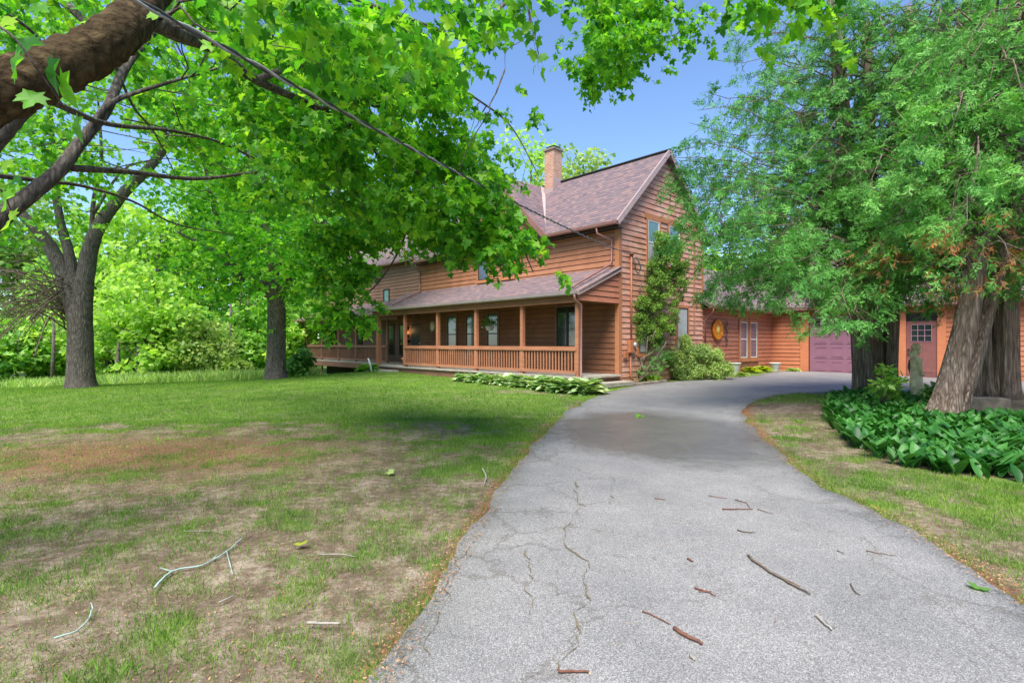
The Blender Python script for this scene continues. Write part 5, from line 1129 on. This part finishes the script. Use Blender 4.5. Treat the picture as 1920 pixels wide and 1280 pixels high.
# ------------------------------------------------------------------ cedars
def cedar(name, base, lean, stems, R0, z0, z1, nb, label, leafm, fsz=.26, sec=(0, 2*math.pi), seed=0, density=46, brown=0, extra=()):
    p = np.array([base[0], base[1], float(T(*base))]); e_ = empty(name, tuple(p), 0, label, 'tree', 'old cedars in the planting bed'); rr = np.random.default_rng(seed)
    for i, (ox, oy, r, tx, ty, H) in enumerate(stems):
        b_ = MB(); n = 26; P = []; R = []
        for k_ in range(n+1):
            t_ = k_/n; z = H*t_; P.append(np.array([ox+tx*t_**.9+.05*math.sin(5*t_+i), oy+ty*t_, z-.12])); R.append(r*(1-.55*t_)+r*.5*math.exp(-z/.35))
        bumpy_tube(b_, P, R, 30, .10, seed*3+i, .5, lambda a, k2, ph=i: .2*np.cos(2*math.pi*a*4+ph+k2*.12)+.09*np.cos(2*math.pi*a*9+ph*2+k2*.2)); b_.build('trunk', M['bark_cedar'], e_)
    st = []; di = []; B_ = MB(); sb = []; sdv = []
    for j in range(nb):
        a = sec[0]+(sec[1]-sec[0])*rr.random(); f_ = rr.random()**.9; z = z0+(z1-z0)*f_; left = max(0, -math.cos(a))**3*.22
        Lb = R0*(1-.42*f_**1.8)*(.5+.5*rr.random()**.6)*(1+left); s_ = stems[rr.integers(len(stems))]
        Lb *= 1-.68*max(0, math.sin(a))**.7
        t_ = min(1, z/s_[5]); o_ = np.array([s_[0]+s_[3]*t_, s_[1]+s_[4]*t_, z-.2]); d_ = np.array([math.cos(a), math.sin(a), 0]); per = np.array([-d_[1], d_[0], 0]); P = []
        cv = rr.normal(0,.55); cw = rr.normal(0,.25); up = .25+.5*rr.random()
        for k_ in range(9):
            t2 = k_/8; P.append(o_+d_*Lb*t2+per*(cv*t2*t2+cw*math.sin(t2*5))+np.array([0,0,up*math.sin(t2*2.6)-(.55+.25*up)*t2**2+.12*rr.normal()*(k_ > 0)]))
        if j < len(extra): tg = at(*extra[j])-p; s2 = np.array([s_[0], s_[1], max(z0, tg[2]+.3-.1*np.linalg.norm(tg[:2]))]); d_ = unit(np.array([tg[0]-s2[0], tg[1]-s2[1], 0])); Lb = np.linalg.norm(tg-s2); per = np.array([-d_[1], d_[0], 0]); P = [s2*(1-k_/8)+tg*(k_/8)+np.array([0,0,.35*math.sin(math.pi*k_/8)])+rr.normal(0,.06,3)*(k_ > 0) for k_ in range(9)]
        B_.tube(P, [.022*(1-k_/9)+.003 for k_ in range(9)], 5, wob=.2, seed=j)
        nc = max(3, int(density*.17*(.4+.6*Lb/R0))); tt = .2+.8*rr.random(nc)**.75; Pa = np.array(P); idx = tt*8; i0 = np.minimum(idx.astype(int), 7); q = Pa[i0]*(1-(idx-i0))[:,None]+Pa[i0+1]*(idx-i0)[:,None]
        sg = np.where(rr.random(nc) < .5, 1, -1)[:,None]; L2 = .75*(1.05-.7*tt)[:,None]*rr.random((nc,1)); cc = q+per[None]*sg*L2+d_*L2*.5; cc[:,2] += .12-.5*rr.random(nc)
        hang = unit(d_*.5+per*sg*.3+np.array([0,0,-.55])+rr.normal(0,.3,(nc,3)))
        kf = 11; t3 = rr.random((nc,kf)); pos = cc[:,None]+hang[:,None]*(t3*.34)[:,:,None]+rr.normal(0,.065,(nc,kf,3))
        st.append(pos.reshape(-1,3)); di.append((hang[:,None]*.8+rr.normal(0,.42,(nc,kf,3))).reshape(-1,3)); sb.append(q); sdv.append(cc-q+hang*.2)
    pos = np.concatenate(st); ax = np.concatenate(di); nr = np.array([0,0,.5])+rr.normal(0,.8,(len(pos),3))
    cut = len(pos); sel = np.ones(cut, bool)
    if brown: bz = (pos[:,2] < z0+.7) & (rr.random(cut) < brown); v, f = place_mix(FROND_SS, pos[bz], ax[bz], nr[bz], fsz*(.5+.6*rr.random(bz.sum()))); npmesh('dead_foliage', v, f, M['cedar_brown'], e_); sel = ~bz
    v, f = place_mix(FRONDS, pos[sel], ax[sel], nr[sel], fsz*(.6+.7*rr.random(sel.sum()))); npmesh('crown', v, f, M[leafm], e_)
    q = np.concatenate(sb); d_ = np.concatenate(sdv); ln_ = np.linalg.norm(d_, axis=1); v, f, _ = strips(q, unit(d_), ln_+.15, .006, 3, .2)
    B_.build('branches', M['bark_cedar'], e_); npmesh('twigs', v, f, M['twig'], e_); print(label[:12], cut); return e_
pA = G(1640, 742); pB = G(1758, 792); pC = G(1868, 748)
print('cedar bases', pA, pB, pC)
cedar('cedar_tree', (pA[0], pA[1]), 0, [(-.2,0,.25,-.8,.1,11),(.10,-.26,.12,.35,-.3,6),(.28,.1,.22,.9,.3,10.5),(.02,-.05,.2,-.1,.3,10)], 4.9, 2.75, 9.7, 290, 'left cedar of the bed with fluted multi stem trunk, boughs reaching towards the gable', 'cedar_leaf', .22, (1.2, 6.0), 1, 62, 0, [(1262,300,11),(1255,335,11.2),(1275,370,10.8),(1290,410,11),(1310,420,10.6),(1335,455,10.8),(1360,480,10.6),(1400,530,10.4),(1450,555,10.2),(1500,570,10),(1540,580,9.8),(1590,585,9.9),(1640,580,9.8),(1570,560,9.2),(1260,380,10.4),(1280,430,10.2),(1300,350,10),(1250,290,10.6),(1330,400,9.8),(1350,330,9.8),(1400,400,9.6),(1310,490,10.9),(1340,520,10.5),(1420,350,10),(1480,420,9.4),(1530,500,9.3),(1440,480,9.5),(1275,270,11),(1310,200,11.5),(1290,330,11.6),(1320,380,11.5),(1290,240,11.5),(1330,180,12),(1350,110,12),(1300,270,11),(1340,300,12),(1600,580,9.6),(1370,60,12.5),(1380,430,10),(1420,450,10),(1480,490,9.6),(1270,320,11.4)])
cedar('cedar_tree', (pB[0], pB[1]), 0, [(0,0,.215,1.15,.1,4.6),(.19,.06,.13,1.7,.3,4.2)], 2.6, 2.7, 7.5, 120, 'middle cedar with thick trunk leaning to the right and rust coloured dead sprigs', 'cedar_bright', .22, (0, 6.28), 2, 60, .5)
cedar('cedar_tree', (pC[0], pC[1]), 0, [(-.3,0,.19,-.3,.1,11),(-.05,-.15,.17,.1,0,9),(.25,0,.19,.4,.1,11),(.05,.2,.17,0,.2,10)], 4.4, 2.9, 9.8, 150, 'right cedar with stout fluted trunk at the picture edge behind the leaning one', 'cedar_leaf', .24, (1.5, 5.5), 3, 55)

# ------------------------------------------------------------------ bed plants
n = 30000; lo = BED.min(0); hi = BED.max(0); x = rng.uniform(lo[0], hi[0], n); y = rng.uniform(lo[1], hi[1], n); k = inpoly(BED, x, y) & (x < 12.5); x = x[k]; y = y[k]
dn = 46*1; area = (hi[0]-lo[0])*(hi[1]-lo[1]); keep = rng.random(len(x)) < min(1, 75*area/n); x = x[keep]; y = y[keep]; z = T(x, y); m_ = len(x); nb = 3
pos = np.repeat(np.stack([x, y, z], -1), nb, 0)+rnd(m_*nb, .02)*[1,1,0]; a = rng.random(m_*nb)*6.28; ln = .35+.4*rng.random(m_*nb)
ax = np.stack([np.cos(a)*ln, np.sin(a)*ln-.12, 1+0*a], -1); nr = np.stack([-np.cos(a), -np.sin(a), .5+0*a], -1)+rnd(m_*nb,.25)
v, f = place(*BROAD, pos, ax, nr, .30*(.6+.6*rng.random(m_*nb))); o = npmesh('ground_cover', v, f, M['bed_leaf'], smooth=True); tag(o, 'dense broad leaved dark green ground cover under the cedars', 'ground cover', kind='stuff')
# small bushes in bed
for px, py, h, lb in [(1752,772,.55,'leafy dark sapling between the left and leaning cedar trunks'),(1655,775,.95,'thin light sapling in front of the left cedar trunk')]:
    p = G(px, py); e_ = empty('bed_sapling', tuple(p), 0, lb, 'plant'); cs = clumps((0,0,h*.65), (.35,.3,h*.35), 12, .12, px); foliage_blob(cs, 260, LEAF, .13, M['tree_mid' if px < 1700 else 'tree_dark'], e_)
    b_ = MB(); [b_.tube([(0,0,0), (c_[0]*.5, c_[1]*.5, c_[2]*.6), c_[:3]], [.01,.007,.003], 5) for c_ in cs]; b_.build('stem', M['twig'], e_)
# stone block
p = at(1838, 775, 10.8); gz = float(T(p[0], p[1])); b_ = MB(); b_.box(-.42,.42,-.2,.2,-.1,.30); o = b_.build('concrete_block', M['stone'], None, .02); o.location = (p[0], p[1], gz); o.rotation_euler = (0,0,-.5); tag(o, 'weathered concrete block half sunk behind the leaning cedar', 'stone block')
# statue
sp = G(1718, 752); st = empty('garden_statue', tuple(sp), math.radians(10), 'tan carved garden statue of a standing woman with headscarf, facing right', 'statue')
bmn = MB()
prof = [(.11,0),(.115,.1),(.11,.28),(.15,.3),(.155,.4),(.14,.6),(.13,.75),(.125,.82),(.14,.95),(.135,1.0),(.06,1.05),(.05,1.10)]
bmn.lathe(prof, 20, (0,0,0), 1, .72); bmn.build('robe', M['statue'], st)
b_ = MB(); b_.lathe([(.0,-.12),(.05,-.10),(.075,-.03),(.08,.04),(.06,.10),(.0,.125)], 16, (.03,0,1.2), 1, .85); b_.add([(.10,-.015,1.21),(.10,.015,1.21),(.135,0,1.175),(.10,0,1.165)], [(0,2,1),(0,3,2),(1,2,3)]); b_.build('head', M['statue'], st)
b_ = MB(); b_.lathe([(.085,-.04),(.1,.0),(.095,.06),(.05,.11),(0,.12)], 16, (-.01,0,1.25), 1.05, .95); b_.tube([(-.07,0,1.2),(-.1,0,1.1),(-.09,0,.98)], [.06,.07,.05], 8); b_.tube([(.07,0,1.3),(.12,.02,1.34)], [.04,.01], 6); b_.build('headscarf', M['statue'], st)
for s_ in (-1, 1):
    b_ = MB(); b_.tube([(-.02,s_*.11,.97),(-.04,s_*.13,.8),(.0,s_*.12,.66),(.1,s_*.09,.62),(.16,s_*.05,.64)], [.05,.048,.04,.033,.03], 8); b_.build('arm', M['statue_red' if s_ > 0 else 'statue'], st)
b_ = MB(); b_.lathe([(.15,-.1),(.15,.0),(.13,.03)], 14); b_.build('base', M['stone'], st)
